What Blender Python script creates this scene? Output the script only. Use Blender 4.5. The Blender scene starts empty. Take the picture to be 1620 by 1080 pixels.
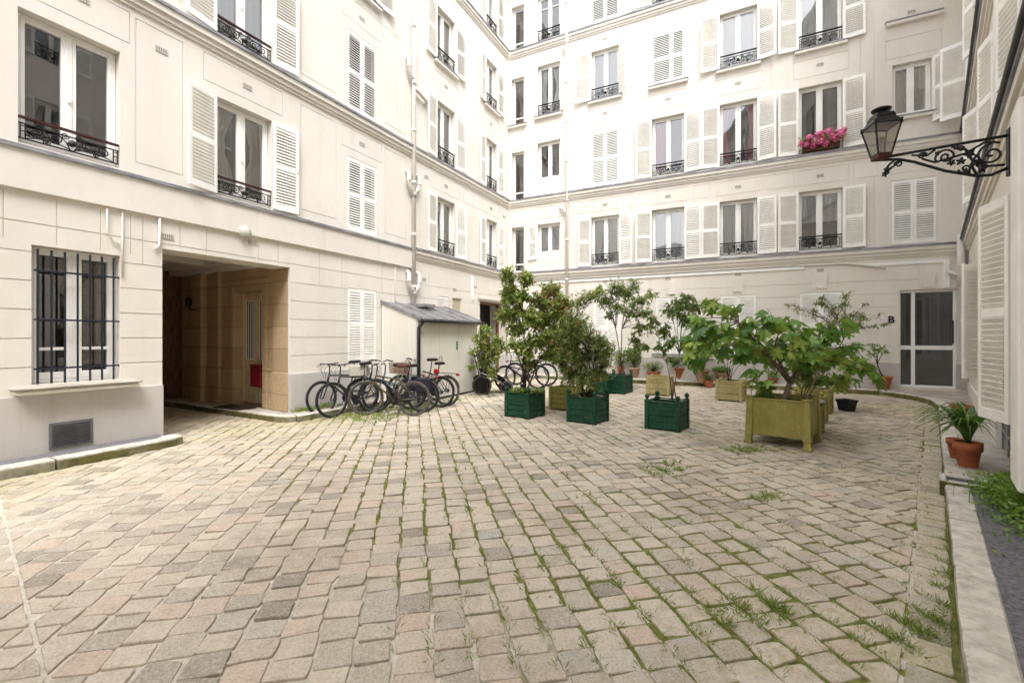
import bpy, math, random
from math import sin, cos, pi, radians, atan2, sqrt, hypot
from mathutils import Vector, Matrix
rnd = random.Random(7)
sc = bpy.context.scene
col = sc.collection
# ------------------------------------------------------------------ survey
F, CX, CY, H = 700.0, 810.0, 531.0, 1.65
P0, C0, C1 = Vector((-6.291, 5.437)), Vector((-.127, 17.1)), Vector((11.52, 11.31))
class Line:                                   # a facade line on the ground, seen from the court left to right
    def __init__(s, o, e):
        s.o = Vector(o); s.d = (Vector(e) - s.o).normalized(); s.n = Vector((s.d.y, -s.d.x))   # n: into the court
        s.len = (Vector(e) - s.o).length; s.ang = atan2(s.d.y, s.d.x)
    def P(s, u, v=0, z=0):
        p = s.o + s.d*u + s.n*v
        return Vector((p.x, p.y, z))
    def uv(s, p):
        r = Vector((p[0], p[1])) - s.o
        return r.dot(s.d), r.dot(s.n)
LW = Line(P0, C0); BW = Line(C0, C1); RW = Line(C1 + Vector((.072, -.069)), (4.81 + .072, 4.27 - .069))
def gz(x, y):                                 # the court rises slightly towards the back facade
    D = BW.uv((x, y))[1]
    return .13*max(0, min(1, (6.5 - D)/6.5))
def at(px, py, Y):
    return Vector(((px - CX)/F*Y, Y, H + (CY - py)*Y/F))
def ground(px, py, up=0):
    z = up
    for _ in range(12):
        Y = F*(H - z)/(py - CY); X = (px - CX)/F*Y; z = gz(X, Y) + up
    return Vector((X, Y, z))
# ------------------------------------------------------------------ mesh helpers
class MB:
    def __init__(s): s.v = []; s.f = []; s.m = []
    def add(s, vs, fs, m=0):
        b = len(s.v); s.v.extend([tuple(p) for p in vs])
        for f in fs: s.f.append(tuple(b + i for i in f)); s.m.append(m)
    def box(s, x0, x1, y0, y1, z0, z1, m=0, M=None):
        vs = [(x, y, z) for z in (z0, z1) for y in (y0, y1) for x in (x0, x1)]
        if M: vs = [M @ Vector(p) for p in vs]
        s.add(vs, [(0,2,3,1),(4,5,7,6),(0,1,5,4),(1,3,7,5),(3,2,6,7),(2,0,4,6)], m)
    def bbox(s, x0, x1, y0, y1, z0, z1, b=.006, m=0, M=None):      # box with chamfered edges
        vs = []; idx = {}
        X, Y, Z = (x0, x1), (y0, y1), (z0, z1)
        for i in (0,1):
            for j in (0,1):
                for k in (0,1):
                    sx, sy, sz = (1-2*i)*b, (1-2*j)*b, (1-2*k)*b
                    for a, p in enumerate(((X[i], Y[j]+sy, Z[k]+sz), (X[i]+sx, Y[j], Z[k]+sz), (X[i]+sx, Y[j]+sy, Z[k]))):
                        idx[i,j,k,a] = len(vs); vs.append(p)
        fs = []
        for i in (0,1): fs.append([idx[i,j,k,0] for j, k in ((0,0),(0,1),(1,1),(1,0))][::(1 if i == 0 else -1)])
        for j in (0,1): fs.append([idx[i,j,k,1] for i, k in ((0,0),(1,0),(1,1),(0,1))][::(1 if j == 0 else -1)])
        for k in (0,1): fs.append([idx[i,j,k,2] for i, j in ((0,0),(0,1),(1,1),(1,0))][::(1 if k == 0 else -1)])
        for i in (0,1):
            for j in (0,1): fs.append([idx[i,j,0,0], idx[i,j,0,1], idx[i,j,1,1], idx[i,j,1,0]])
            for k in (0,1): fs.append([idx[i,0,k,0], idx[i,0,k,2], idx[i,1,k,2], idx[i,1,k,0]])
        for j in (0,1):
            for k in (0,1): fs.append([idx[0,j,k,1], idx[0,j,k,2], idx[1,j,k,2], idx[1,j,k,1]])
        for i in (0,1):
            for j in (0,1):
                for k in (0,1): fs.append([idx[i,j,k,0], idx[i,j,k,1], idx[i,j,k,2]])
        if M: vs = [M @ Vector(p) for p in vs]
        s.add(vs, fs, m)
    def tube(s, pts, r, n=6, m=0, cap=True, closed=False):
        pts = [Vector(p) for p in pts]; k = len(pts)
        rs = r if isinstance(r, (list, tuple)) else [r]*k
        rings = []; up = None
        for i, p in enumerate(pts):
            if closed: t = pts[(i+1) % k] - pts[i-1]
            else: t = pts[min(i+1, k-1)] - pts[max(i-1, 0)]
            if t.length < 1e-9: t = Vector((0,0,1))
            t.normalize()
            if up is None:
                up = Vector((0,0,1)) if abs(t.z) < .9 else Vector((1,0,0))
            a = up - t*up.dot(t)
            if a.length < 1e-6: a = t.orthogonal()
            a.normalize(); b = t.cross(a); up = a
            rings.append([p + (a*cos(2*pi*j/n) + b*sin(2*pi*j/n))*rs[i] for j in range(n)])
        vs = [q for rg in rings for q in rg]; fs = []
        for i in range(k if closed else k-1):
            for j in range(n):
                a, b = i*n + j, i*n + (j+1) % n; i2 = (i+1) % k
                fs.append((a, b, i2*n + (j+1) % n, i2*n + j))
        if cap and not closed:
            fs.append(tuple(range(n))[::-1]); fs.append(tuple((k-1)*n + j for j in range(n)))
        s.add(vs, fs, m)
    def lathe(s, prof, n=16, m=0, c=(0,0,0), M=None, cap=True):
        vs = [(c[0]+r*cos(2*pi*j/n), c[1]+r*sin(2*pi*j/n), c[2]+z) for r, z in prof for j in range(n)]
        fs = []
        for i in range(len(prof)-1):
            for j in range(n):
                fs.append((i*n+j, i*n+(j+1) % n, (i+1)*n+(j+1) % n, (i+1)*n+j))
        if cap:
            fs.append(tuple(range(n))[::-1]); fs.append(tuple((len(prof)-1)*n+j for j in range(n)))
        if M: vs = [M @ Vector(p) for p in vs]
        s.add(vs, fs, m)
    def prism(s, poly, z0, z1, m=0, mt=None, M=None, b=0):       # poly CCW in xy
        n = len(poly)
        def Z(z, p): return z(p[0], p[1]) if callable(z) else z
        vs = [(p[0], p[1], Z(z0, p)) for p in poly] + [(p[0], p[1], Z(z1, p)) for p in poly]
        if M: vs = [M @ Vector(p) for p in vs]
        s.add(vs, [(i, (i+1) % n, n+(i+1) % n, n+i) for i in range(n)] + [tuple(range(n))[::-1]], m)
        s.add(vs[n:], [tuple(range(n))], m if mt is None else mt)
    def mesh(s, name, mats, smooth=False):
        me = bpy.data.meshes.new(name); me.from_pydata(s.v, [], s.f)
        for mm in (mats if isinstance(mats, (list, tuple)) else [mats]): me.materials.append(mm)
        if any(s.m): me.polygons.foreach_set('material_index', s.m)
        if smooth: me.polygons.foreach_set('use_smooth', [True]*len(s.f))
        me.update(); return me
    def build(s, name, mats, parent=None, loc=None, smooth=False, rz=0):
        return put(name, s.mesh(name, mats, smooth), parent, loc, rz)
def put(name, me, parent=None, loc=None, rz=0):
    o = bpy.data.objects.new(name, me); col.objects.link(o)
    if parent: o.parent = parent
    if loc is not None: o.location = loc
    o.rotation_euler.z = rz
    return o
def tag(o, label, cat, group=None, kind=None):
    if label: o['label'] = label
    if cat: o['category'] = cat
    if group: o['group'] = group
    if kind: o['kind'] = kind
    return o
def empty(name, loc, rz, label, cat, group=None):
    o = bpy.data.objects.new(name, None); col.objects.link(o)
    o.empty_display_size = .2; o.location = loc; o.rotation_euler.z = rz
    return tag(o, label, cat, group)
KIDS = {}
def copy_tree(o, parent=None):
    c = o.copy(); col.objects.link(c)
    if parent: c.parent = parent
    for ch in [x for x in bpy.data.objects if x.parent == o]: copy_tree(ch, c)
    return c
# ------------------------------------------------------------------ materials
def new_mat(name):
    m = bpy.data.materials.new(name); m.use_nodes = True
    nt = m.node_tree; nt.nodes.clear()
    out = nt.nodes.new('ShaderNodeOutputMaterial'); b = nt.nodes.new('ShaderNodeBsdfPrincipled')
    nt.links.new(b.outputs[0], out.inputs[0])
    return m, nt, b, out
def N(nt, t, **k):
    n = nt.nodes.new(t)
    for a, v in k.items():
        if a.startswith('i_'): n.inputs[a[2:].replace('_', ' ')].default_value = v
        else: setattr(n, a, v)
    return n
def c4(c): return (c[0], c[1], c[2], 1)
def coords(nt, scale=(1,1,1), obj=True):
    t = N(nt, 'ShaderNodeTexCoord') if obj else N(nt, 'ShaderNodeNewGeometry')
    mp = N(nt, 'ShaderNodeMapping'); mp.inputs['Scale'].default_value = scale
    nt.links.new(t.outputs['Object' if obj else 'Position'], mp.inputs[0]); return mp.outputs[0]
def noise(nt, vec, scale, detail=4, rough=.6):
    n = N(nt, 'ShaderNodeTexNoise'); n.inputs['Scale'].default_value = scale
    n.inputs['Detail'].default_value = detail; n.inputs['Roughness'].default_value = rough
    nt.links.new(vec, n.inputs['Vector']); return n.outputs['Fac']
def ramp(nt, fac, stops):
    r = N(nt, 'ShaderNodeValToRGB'); e = r.color_ramp.elements
    while len(e) < len(stops): e.new(.5)
    for q, (p, c) in zip(e, stops): q.position = p; q.color = c4(c) if len(c) == 3 else c
    nt.links.new(fac, r.inputs[0]); return r.outputs[0]
def mix(nt, fac, a, b, mode='MIX'):
    m = N(nt, 'ShaderNodeMix', data_type='RGBA', blend_type=mode)
    for sock, v in ((m.inputs['Factor'], fac), (m.inputs['A'], a), (m.inputs['B'], b)):
        if isinstance(v, (int, float)): sock.default_value = v
        elif isinstance(v, tuple): sock.default_value = c4(v)
        else: nt.links.new(v, sock)
    return m.outputs['Result']
def bump(nt, b, h, strength=.3, dist=.01):
    n = N(nt, 'ShaderNodeBump'); n.inputs['Strength'].default_value = strength; n.inputs['Distance'].default_value = dist
    nt.links.new(h, n.inputs['Height']); nt.links.new(n.outputs[0], b.inputs['Normal'])
def simple(name, c, rough=.6, metal=0, var=.12, scale=6, bs=0, spec=.3, stretch=(1,1,1), c2=None):
    m, nt, b, o = new_mat(name)
    v = coords(nt, stretch)
    f = noise(nt, v, scale)
    d = c2 or tuple(max(0, x*(1-2*var)) for x in c); l = tuple(min(1, x*(1+var)) for x in c)
    nt.links.new(ramp(nt, f, [(.3, d), (.62, l)]), b.inputs['Base Color'])
    b.inputs['Roughness'].default_value = rough; b.inputs['Metallic'].default_value = metal
    b.inputs['Specular IOR Level'].default_value = spec
    if bs: bump(nt, b, noise(nt, v, scale*6), bs, .004)
    return m
def plaster(name, c, streak=.10):
    m, nt, b, o = new_mat(name)
    v = coords(nt); vs = coords(nt, (2.2, 2.2, .22))
    big = noise(nt, v, .55, 5); st = noise(nt, vs, 1.6, 5, .65); fine = noise(nt, v, 9, 5, .7)
    base = ramp(nt, big, [(.32, tuple(x*.93 for x in c)), (.66, tuple(min(1, x*1.03) for x in c))])
    dirty = (c[0]*.80, c[1]*.76, c[2]*.70)
    a = mix(nt, ramp(nt, st, [(.52, (0,0,0)), (.78, (streak*3,)*3)]), base, dirty)
    a = mix(nt, ramp(nt, fine, [(.55, (0,0,0)), (.8, (.16,)*3)]), a, dirty)
    pt = noise(nt, coords(nt, (1, 1, .7)), 1.1, 3, .45)
    a = mix(nt, ramp(nt, pt, [(.575, (0,)*3), (.585, (.35,)*3)]), a, tuple(min(1, x*1.05) for x in c))
    a = mix(nt, ramp(nt, pt, [(.40, (.30,)*3), (.41, (0,)*3)]), a, (c[0]*.93, c[1]*.915, c[2]*.89))
    vf = coords(nt, (7, 7, .30)); rain = noise(nt, vf, 1.3, 4, .7)
    a = mix(nt, ramp(nt, rain, [(.60, (0,)*3), (.82, (streak*1.9,)*3)]), a, (c[0]*.66, c[1]*.62, c[2]*.56))
    nt.links.new(a, b.inputs['Base Color'])
    b.inputs['Roughness'].default_value = .85; b.inputs['Specular IOR Level'].default_value = .2
    bump(nt, b, noise(nt, v, 45, 4), .12, .004)
    return m
def worn(name, c, c2, wood, rough=.5):
    m, nt, b, o = new_mat(name); v = coords(nt, obj=False); vs = coords(nt, (1, 1, .35), obj=False)
    f = noise(nt, v, 4, 5, .6); g = noise(nt, vs, 26, 6, .72); k = noise(nt, v, 60, 4, .7)
    x = ramp(nt, f, [(.32, c2), (.64, c)])
    x = mix(nt, ramp(nt, g, [(.56, (0,)*3), (.72, (.45,)*3)]), x, tuple(min(1, q*1.9+.03) for q in c))
    x = mix(nt, ramp(nt, g, [(.25, (.75,)*3), (.36, (0,)*3)]), x, wood)
    x = mix(nt, ramp(nt, k, [(.66, (0,)*3), (.74, (.7,)*3)]), x, wood)
    nt.links.new(x, b.inputs['Base Color']); b.inputs['Specular IOR Level'].default_value = .35
    nt.links.new(ramp(nt, g, [(.3, (.85,)*3), (.6, (rough,)*3)]), b.inputs['Roughness']); bump(nt, b, g, .25, .003); return m
M = {}
M['plaster_left'] = plaster('cream_plaster', (.725, .688, .632), .17)
M['plaster_back'] = plaster('pale_plaster', (.75, .712, .655), .17)
M['plinth'] = plaster('grey_plinth_paint', (.53, .505, .48), .2)
M['lead'] = simple('lead_sheet', (.30, .30, .33), .5, .4, .25, 3, .2, stretch=(1,1,4))
M['white'] = simple('white_gloss_paint', (.86, .855, .83), .4, 0, .03, 3)
M['shutter'] = simple('shutter_paint', (.87, .86, .825), .5, 0, .05, 3)
M['beige'] = simple('beige_paint', (.66, .61, .48), .6, 0, .06, 3)
M['shed'] = simple('shed_paint', (.70, .675, .605), .6, 0, .03, 1.2, stretch=(1,1,.6))
M['iron'] = simple('black_iron', (.022, .022, .025), .45, .3, .2, 20)
M['oxblood'] = simple('oxblood_paint', (.055, .014, .018), .4, 0, .1, 10)
M['zinc'] = simple('zinc_roof', (.29, .285, .30), .4, .6, .2, 4, stretch=(1,1,1))
M['gutter'] = simple('dark_gutter', (.045, .045, .048), .5, .2, .2, 8)
M['pipe'] = simple('pipe_paint', (.69, .655, .605), .55, 0, .05, 2)
M['inner'] = simple('dim_room_wall', (.075, .07, .068), .9, 0, .2, 2)  # the dimness of the rooms is put into this dark colour
def ashlar(name):
    m, nt, b, o = new_mat(name); t = N(nt, 'ShaderNodeTexCoord'); s = N(nt, 'ShaderNodeSeparateXYZ'); k = N(nt, 'ShaderNodeCombineXYZ')
    nt.links.new(t.outputs['Object'], s.inputs[0]); nt.links.new(s.outputs[1], k.inputs[0]); nt.links.new(s.outputs[2], k.inputs[1])
    br = N(nt, 'ShaderNodeTexBrick'); br.inputs['Scale'].default_value = 1; br.inputs['Brick Width'].default_value = 1.1; br.inputs['Row Height'].default_value = .46; br.inputs['Mortar Size'].default_value = .006
    br.inputs['Color1'].default_value = (.50, .365, .225, 1); br.inputs['Color2'].default_value = (.42, .295, .175, 1); br.inputs['Mortar'].default_value = (.20, .13, .075, 1)
    nt.links.new(k.outputs[0], br.inputs['Vector']); v = coords(nt); f = noise(nt, v, 14, 6, .7)
    x = mix(nt, ramp(nt, f, [(.45, (0,)*3), (.75, (.5,)*3)]), br.outputs['Color'], (.27, .18, .10))
    nt.links.new(x, b.inputs['Base Color']); b.inputs['Roughness'].default_value = .8; bump(nt, b, br.outputs['Fac'], -.4, .006); return m
M['stone'] = ashlar('tan_ashlar')
M['oak'] = simple('dark_oak', (.15, .075, .042), .5, 0, .3, 6, stretch=(4,4,.6))
M['tanpaint'] = simple('tan_door_paint', (.60, .50, .33), .5, 0, .08, 3)
M['mailred'] = simple('red_enamel', (.19, .012, .018), .35, 0, .1, 4)
M['green'] = worn('dark_green_paint', (.007, .068, .034), (.004, .036, .019), (.06, .052, .04), .42)
M['ochre'] = worn('ochre_paint', (.335, .305, .085), (.25, .22, .06), (.17, .13, .07), .5)
M['ochre_pale'] = worn('pale_ochre_paint', (.45, .38, .18), (.31, .26, .11), (.20, .16, .10), .6)
M['soil'] = simple('soil', (.045, .032, .022), .95, 0, .4, 30, .8)
M['terra'] = simple('terracotta', (.42, .13, .055), .8, 0, .15, 7, .2, c2=(.30,.10,.05))
M['terra_pale'] = simple('weathered_terracotta', (.40, .24, .17), .85, 0, .2, 8, .2, c2=(.27,.17,.12))
M['plastic'] = simple('black_plastic', (.012, .012, .014), .4, 0, .1, 5)
M['rubber'] = simple('rubber', (.02, .02, .021), .8, 0, .2, 9)
M['tan_rubber'] = simple('grey_rubber', (.10, .085, .07), .85, 0, .2, 9)
M['chrome'] = simple('dull_steel', (.45, .45, .46), .35, .9, .1, 9)
M['bike_black'] = simple('black_enamel', (.016, .016, .018), .3, 0, .1, 4, spec=.5)
M['bike_tan'] = simple('bronze_enamel', (.10, .082, .05), .35, .3, .1, 4, spec=.5)
M['bike_blue'] = simple('slate_enamel', (.06, .075, .10), .35, .2, .1, 4, spec=.5)
M['bike_purple'] = simple('purple_enamel', (.03, .016, .045), .35, .2, .1, 4, spec=.5)
M['bike_green'] = simple('bottle_green_enamel', (.012, .05, .045), .35, .2, .1, 4, spec=.5)
M['leather'] = simple('brown_leather', (.11, .035, .022), .5, 0, .15, 9)
M['rim'] = simple('grey_rim', (.13, .13, .135), .4, .6, .1, 9)
M['wicker'] = simple('wicker', (.20, .12, .075), .8, 0, .3, 60)
M['linen'] = simple('grey_canvas', (.42, .40, .34), .9, 0, .1, 20)
M['redlens'] = simple('red_reflector', (.35, .01, .012), .25, 0, .1, 4, spec=.6)
M['fabric'] = simple('black_fabric', (.022, .018, .03), .9, 0, .2, 14)
M['kerb'] = None
def curtain_mat(name, c, tr=.45):
    m, nt, b, o = new_mat(name)
    b.inputs['Base Color'].default_value = c4(c); b.inputs['Roughness'].default_value = .9
    t = N(nt, 'ShaderNodeBsdfTranslucent'); t.inputs[0].default_value = c4(c)
    x = N(nt, 'ShaderNodeMixShader'); x.inputs[0].default_value = tr
    nt.links.new(b.outputs[0], x.inputs[1]); nt.links.new(t.outputs[0], x.inputs[2]); nt.links.new(x.outputs[0], o.inputs[0])
    return m
M['sheer'] = curtain_mat('white_sheer', (.93, .93, .93), .15)
M['drape'] = curtain_mat('cream_drape', (.84, .80, .71), .15)
M['pink'] = curtain_mat('pink_drape', (.80, .10, .18), .3)
def glass_mat():
    m, nt, b, o = new_mat('window_glass')
    t = N(nt, 'ShaderNodeBsdfTransparent'); t.inputs[0].default_value = (.92, .94, .94, 1)
    g = N(nt, 'ShaderNodeBsdfGlossy'); g.inputs['Roughness'].default_value = .015
    fr = N(nt, 'ShaderNodeFresnel'); fr.inputs['IOR'].default_value = 1.75
    v = coords(nt); bm = N(nt, 'ShaderNodeBump'); bm.inputs['Strength'].default_value = .25; bm.inputs['Distance'].default_value = .012
    nt.links.new(noise(nt, v, 1.6, 1, .4), bm.inputs['Height']); nt.links.new(bm.outputs[0], g.inputs['Normal'])
    ad = N(nt, 'ShaderNodeMath', operation='ADD'); ad.inputs[1].default_value = .16; ad.use_clamp = True
    nt.links.new(fr.outputs[0], ad.inputs[0])
    x = N(nt, 'ShaderNodeMixShader'); nt.links.new(ad.outputs[0], x.inputs[0])
    nt.links.new(t.outputs[0], x.inputs[1]); nt.links.new(g.outputs[0], x.inputs[2]); nt.links.new(x.outputs[0], o.inputs[0])
    return m
M['glass'] = glass_mat()
M['dimmed_door_glass'] = M['glass'].copy()  # darker, less reflective copy: dark reflections are put into its tint
for n_ in M['dimmed_door_glass'].node_tree.nodes:
    if n_.type == 'BSDF_TRANSPARENT': n_.inputs[0].default_value = (.5, .52, .5, 1)
    if n_.type == 'MATH': n_.inputs[1].default_value = .02
def leaf_mat(name, stops, tr=.45, rough=.33):
    m, nt, b, o = new_mat(name)
    g = N(nt, 'ShaderNodeNewGeometry')
    c = ramp(nt, g.outputs['Random Per Island'], stops)
    nt.links.new(c, b.inputs['Base Color']); b.inputs['Roughness'].default_value = rough
    b.inputs['Specular IOR Level'].default_value = .5
    t = N(nt, 'ShaderNodeBsdfTranslucent')
    nt.links.new(mix(nt, .55, c, (.30, .42, .03)), t.inputs[0])
    x = N(nt, 'ShaderNodeMixShader'); x.inputs[0].default_value = tr
    nt.links.new(b.outputs[0], x.inputs[1]); nt.links.new(t.outputs[0], x.inputs[2]); nt.links.new(x.outputs[0], o.inputs[0])
    return m
M['leaf_photinia'] = leaf_mat('photinia_leaf', [(0,(0.105,0.166,0.046)),(.4,(0.224,0.314,0.081)),(.75,(0.378,0.448,0.127)),(1,(0.560,0.550,0.230))])
M['leaf_red'] = leaf_mat('young_red_leaf', [(0,(.42,.14,.07)),(.4,(.45,.22,.11)),(.7,(.36,.26,.10)),(1,(.26,.28,.09))])
M['leaf_dark'] = leaf_mat('dark_leaf', [(0,(0.070,0.128,0.040)),(.6,(0.161,0.256,0.069)),(1,(0.322,0.384,0.127))])
M['leaf_fine'] = leaf_mat('narrow_leaf', [(0,(0.084,0.154,0.046)),(.5,(0.196,0.288,0.081)),(1,(0.392,0.422,0.172))])
M['leaf_fig'] = leaf_mat('fig_leaf', [(0,(0.069,0.189,0.040)),(.4,(0.163,0.330,0.063)),(.8,(0.300,0.460,0.086)),(1,(0.425,0.507,0.115))], .45, .36)
M['leaf_pale'] = leaf_mat('pale_leaf', [(0,(.11,.17,.05)),(.5,(.20,.26,.08)),(1,(.32,.34,.14))], .4)
M['leaf_blue'] = leaf_mat('blue_green_leaf', [(0,(0.019,0.088,0.054)),(1,(0.065,0.175,0.108))])
M['leaf_bright'] = leaf_mat('bright_green_leaf', [(0,(0.096,0.218,0.033)),(1,(0.240,0.391,0.055))], .4)
M['petal'] = leaf_mat('pink_petal', [(0,(.72,.05,.24)),(.5,(.82,.12,.36)),(1,(.88,.36,.55))], .2)
M['grass'] = leaf_mat('weed_leaf', [(0,(.14,.24,.04)),(.6,(.28,.38,.075)),(.92,(.42,.44,.16)),(1,(.40,.24,.15))], .4)
M['bark'] = simple('grey_bark', (.16, .12, .095), .9, 0, .25, 14, .4, stretch=(1,1,.3))
M['bark_dark'] = simple('dark_bark', (.07, .04, .032), .9, 0, .25, 14, .4, stretch=(1,1,.3))
M['cane'] = simple('bamboo_cane', (.42, .34, .20), .6, 0, .15, 10)
M['cane_brown'] = simple('brown_stake', (.22, .09, .045), .7, 0, .15, 10)
def kerb_mat():
    m, nt, b, o = new_mat('kerb_stone')
    v = coords(nt, obj=False); f = noise(nt, v, 7, 6, .7); big = noise(nt, v, 1.1, 4)
    c = ramp(nt, f, [(.3, (.38,.345,.295)), (.62, (.66,.62,.55))])
    g = N(nt, 'ShaderNodeNewGeometry'); sx = N(nt, 'ShaderNodeSeparateXYZ'); nt.links.new(g.outputs['Normal'], sx.inputs[0])
    ab = N(nt, 'ShaderNodeMath', operation='ABSOLUTE'); nt.links.new(sx.outputs[2], ab.inputs[0])
    side = N(nt, 'ShaderNodeMapRange'); side.inputs['From Min'].default_value = .8; side.inputs['From Max'].default_value = .2
    nt.links.new(ab.outputs[0], side.inputs[0])
    mul = N(nt, 'ShaderNodeMath', operation='MULTIPLY'); nt.links.new(side.outputs[0], mul.inputs[0])
    nt.links.new(ramp(nt, big, [(.28, (.45,)*3), (.50, (1.0,)*3)]), mul.inputs[1])
    moss = ramp(nt, f, [(.3, (.05,.052,.014)), (.7, (.17,.15,.045))])
    c = mix(nt, ramp(nt, noise(nt, v, 8, 8, .8), [(.53, (0,)*3), (.66, (.6,)*3)]), c, (.19,.16,.11))
    nt.links.new(mix(nt, mul.outputs[0], c, moss), b.inputs['Base Color'])
    b.inputs['Roughness'].default_value = .9; bump(nt, b, f, .5, .01); return m
M['kerb'] = kerb_mat()
M['asphalt'] = simple('dark_asphalt', (.16, .155, .168), .95, 0, .25, 40, .5)
M['slab'] = simple('concrete_paving', (.42, .39, .345), .9, 0, .14, 3, .3, c2=(.28,.25,.21))
def cobble_mat():
    m, nt, b, o = new_mat('cobblestone')
    g = N(nt, 'ShaderNodeNewGeometry'); v = coords(nt, obj=False)
    c = ramp(nt, g.outputs['Random Per Island'], [(0,(0.269,0.236,0.194)),(.06,(0.345,0.303,0.253)),(.16,(0.429,0.377,0.311)),(.36,(0.499,0.437,0.357)),(.55,(0.549,0.481,0.389)),
         (.70,(0.479,0.412,0.333)),(.80,(0.529,0.437,0.350)),(.88,(0.529,0.418,0.331)),(.93,(0.389,0.357,0.315)),(1,(0.599,0.530,0.437))])
    f = noise(nt, v, 70, 6, .78); mid = noise(nt, v, 11, 6, .7); big = noise(nt, v, .42, 4, .6)
    c = mix(nt, ramp(nt, f, [(.47, (0,)*3), (.66, (.6,)*3)]), c, (.70,.645,.54))
    c = mix(nt, ramp(nt, f, [(.32, (.7,)*3), (.45, (0,)*3)]), c, (.17,.145,.115))
    c = mix(nt, ramp(nt, mid, [(.52, (0,)*3), (.74, (.42,)*3)]), c, (.23,.195,.155))
    c = mix(nt, ramp(nt, mid, [(.28, (.40,)*3), (.44, (0,)*3)]), c, (.66,.61,.51))
    c = mix(nt, ramp(nt, noise(nt, v, .75, 6, .7), [(.48, (0,)*3), (.68, (.5,)*3)]), c, (.27,.215,.165))
    # moss bloom: by the left kerb, under the right kerb, patches elsewhere
    sx = N(nt, 'ShaderNodeSeparateXYZ'); nt.links.new(g.outputs['Position'], sx.inputs[0])
    def lin(a, bb, cc):
        x = N(nt, 'ShaderNodeMath', operation='MULTIPLY_ADD'); x.inputs[1].default_value = a; x.inputs[2].default_value = cc
        nt.links.new(sx.outputs[0], x.inputs[0])
        y = N(nt, 'ShaderNodeMath', operation='MULTIPLY_ADD'); y.inputs[1].default_value = bb
        nt.links.new(sx.outputs[1], y.inputs[0]); nt.links.new(x.outputs[0], y.inputs[2]); return y.outputs[0]
    dl = lin(LW.n.x, LW.n.y, -LW.o.dot(LW.n)); dr = lin(RW.n.x, RW.n.y, -RW.o.dot(RW.n))
    def near(d, a, bb):
        x = N(nt, 'ShaderNodeMapRange'); x.inputs['From Min'].default_value = a; x.inputs['From Max'].default_value = bb
        x.inputs['To Min'].default_value = .26; x.inputs['To Max'].default_value = 0; nt.links.new(d, x.inputs[0]); return x.outputs[0]
    s = N(nt, 'ShaderNodeMath', operation='MAXIMUM'); nt.links.new(near(dl, .5, 2.6), s.inputs[0]); nt.links.new(near(dr, .6, 2.2), s.inputs[1])
    s2 = N(nt, 'ShaderNodeMath', operation='ADD'); nt.links.new(s.outputs[0], s2.inputs[0]); nt.links.new(mid, s2.inputs[1])
    s3 = N(nt, 'ShaderNodeMath', operation='ADD'); nt.links.new(s2.outputs[0], s3.inputs[0]); nt.links.new(big, s3.inputs[1])
    c = mix(nt, ramp(nt, s3.outputs[0], [(0, (0,)*3), (1, (0,)*3)]), c, c) if False else c
    mr = N(nt, 'ShaderNodeMapRange'); mr.inputs['From Min'].default_value = 1.12; mr.inputs['From Max'].default_value = 1.5; mr.inputs['To Max'].default_value = .62
    nt.links.new(s3.outputs[0], mr.inputs[0])
    c = mix(nt, mr.outputs[0], c, (.33,.30,.10))
    nt.links.new(c, b.inputs['Base Color'])
    b.inputs['Roughness'].default_value = .85; b.inputs['Specular IOR Level'].default_value = .25
    h = mix(nt, .5, mid, f); bump(nt, b, h, .45, .008); return m
M['cobble'] = cobble_mat()
def joint_mat():
    m, nt, b, o = new_mat('joint_moss_and_sand')
    g = N(nt, 'ShaderNodeNewGeometry'); v = coords(nt, obj=False)
    f = noise(nt, v, 22, 5, .7); big = noise(nt, v, .9, 4, .6)
    sand = ramp(nt, f, [(.3, (.46,.42,.35)), (.65, (.66,.61,.53))])
    moss = ramp(nt, f, [(.3, (.06,.06,.016)), (.5, (.15,.165,.03)), (.7, (.28,.28,.07))])
    sx = N(nt, 'ShaderNodeSeparateXYZ'); nt.links.new(g.outputs['Position'], sx.inputs[0])
    # re-pointed with sand in the near left of the court, mossy elsewhere
    a = N(nt, 'ShaderNodeMath', operation='MULTIPLY_ADD'); a.inputs[1].default_value = .55; nt.links.new(sx.outputs[0], a.inputs[0]); a.inputs[2].default_value = -1.6
    d = N(nt, 'ShaderNodeMath', operation='MULTIPLY_ADD'); d.inputs[1].default_value = .62; nt.links.new(sx.outputs[1], d.inputs[0]); nt.links.new(a.outputs[0], d.inputs[2])
    e = N(nt, 'ShaderNodeMath', operation='MULTIPLY_ADD'); e.inputs[1].default_value = 2.6; nt.links.new(big, e.inputs[0]); nt.links.new(d.outputs[0], e.inputs[2])
    mr = N(nt, 'ShaderNodeMapRange'); mr.inputs['From Min'].default_value = .95; mr.inputs['From Max'].default_value = 1.35; nt.links.new(e.outputs[0], mr.inputs[0])
    def m_(op, x, y):
        q = N(nt, 'ShaderNodeMath', operation=op)
        for s_, v_ in zip(q.inputs, (x, y)):
            if isinstance(v_, (int, float)): s_.default_value = v_
            else: nt.links.new(v_, s_)
        return q.outputs[0]
    dr = m_('ADD', m_('ADD', m_('MULTIPLY', sx.outputs[0], RW.n.x), m_('MULTIPLY', sx.outputs[1], RW.n.y)), -RW.o.dot(RW.n) - (RW.uv((4.52, 4.62))[1] + .20))
    band = m_('MULTIPLY', m_('LESS_THAN', m_('ABSOLUTE', dr, 0), .05), m_('GREATER_THAN', noise(nt, v, 3.2, 3), .46))   # mortared gutter line by the right kerb
    nt.links.new(mix(nt, band, mix(nt, mr.outputs[0], sand, moss), sand), b.inputs['Base Color'])
    b.inputs['Roughness'].default_value = .95; bump(nt, b, f, .8, .01); return m
M['joint'] = joint_mat()
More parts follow.
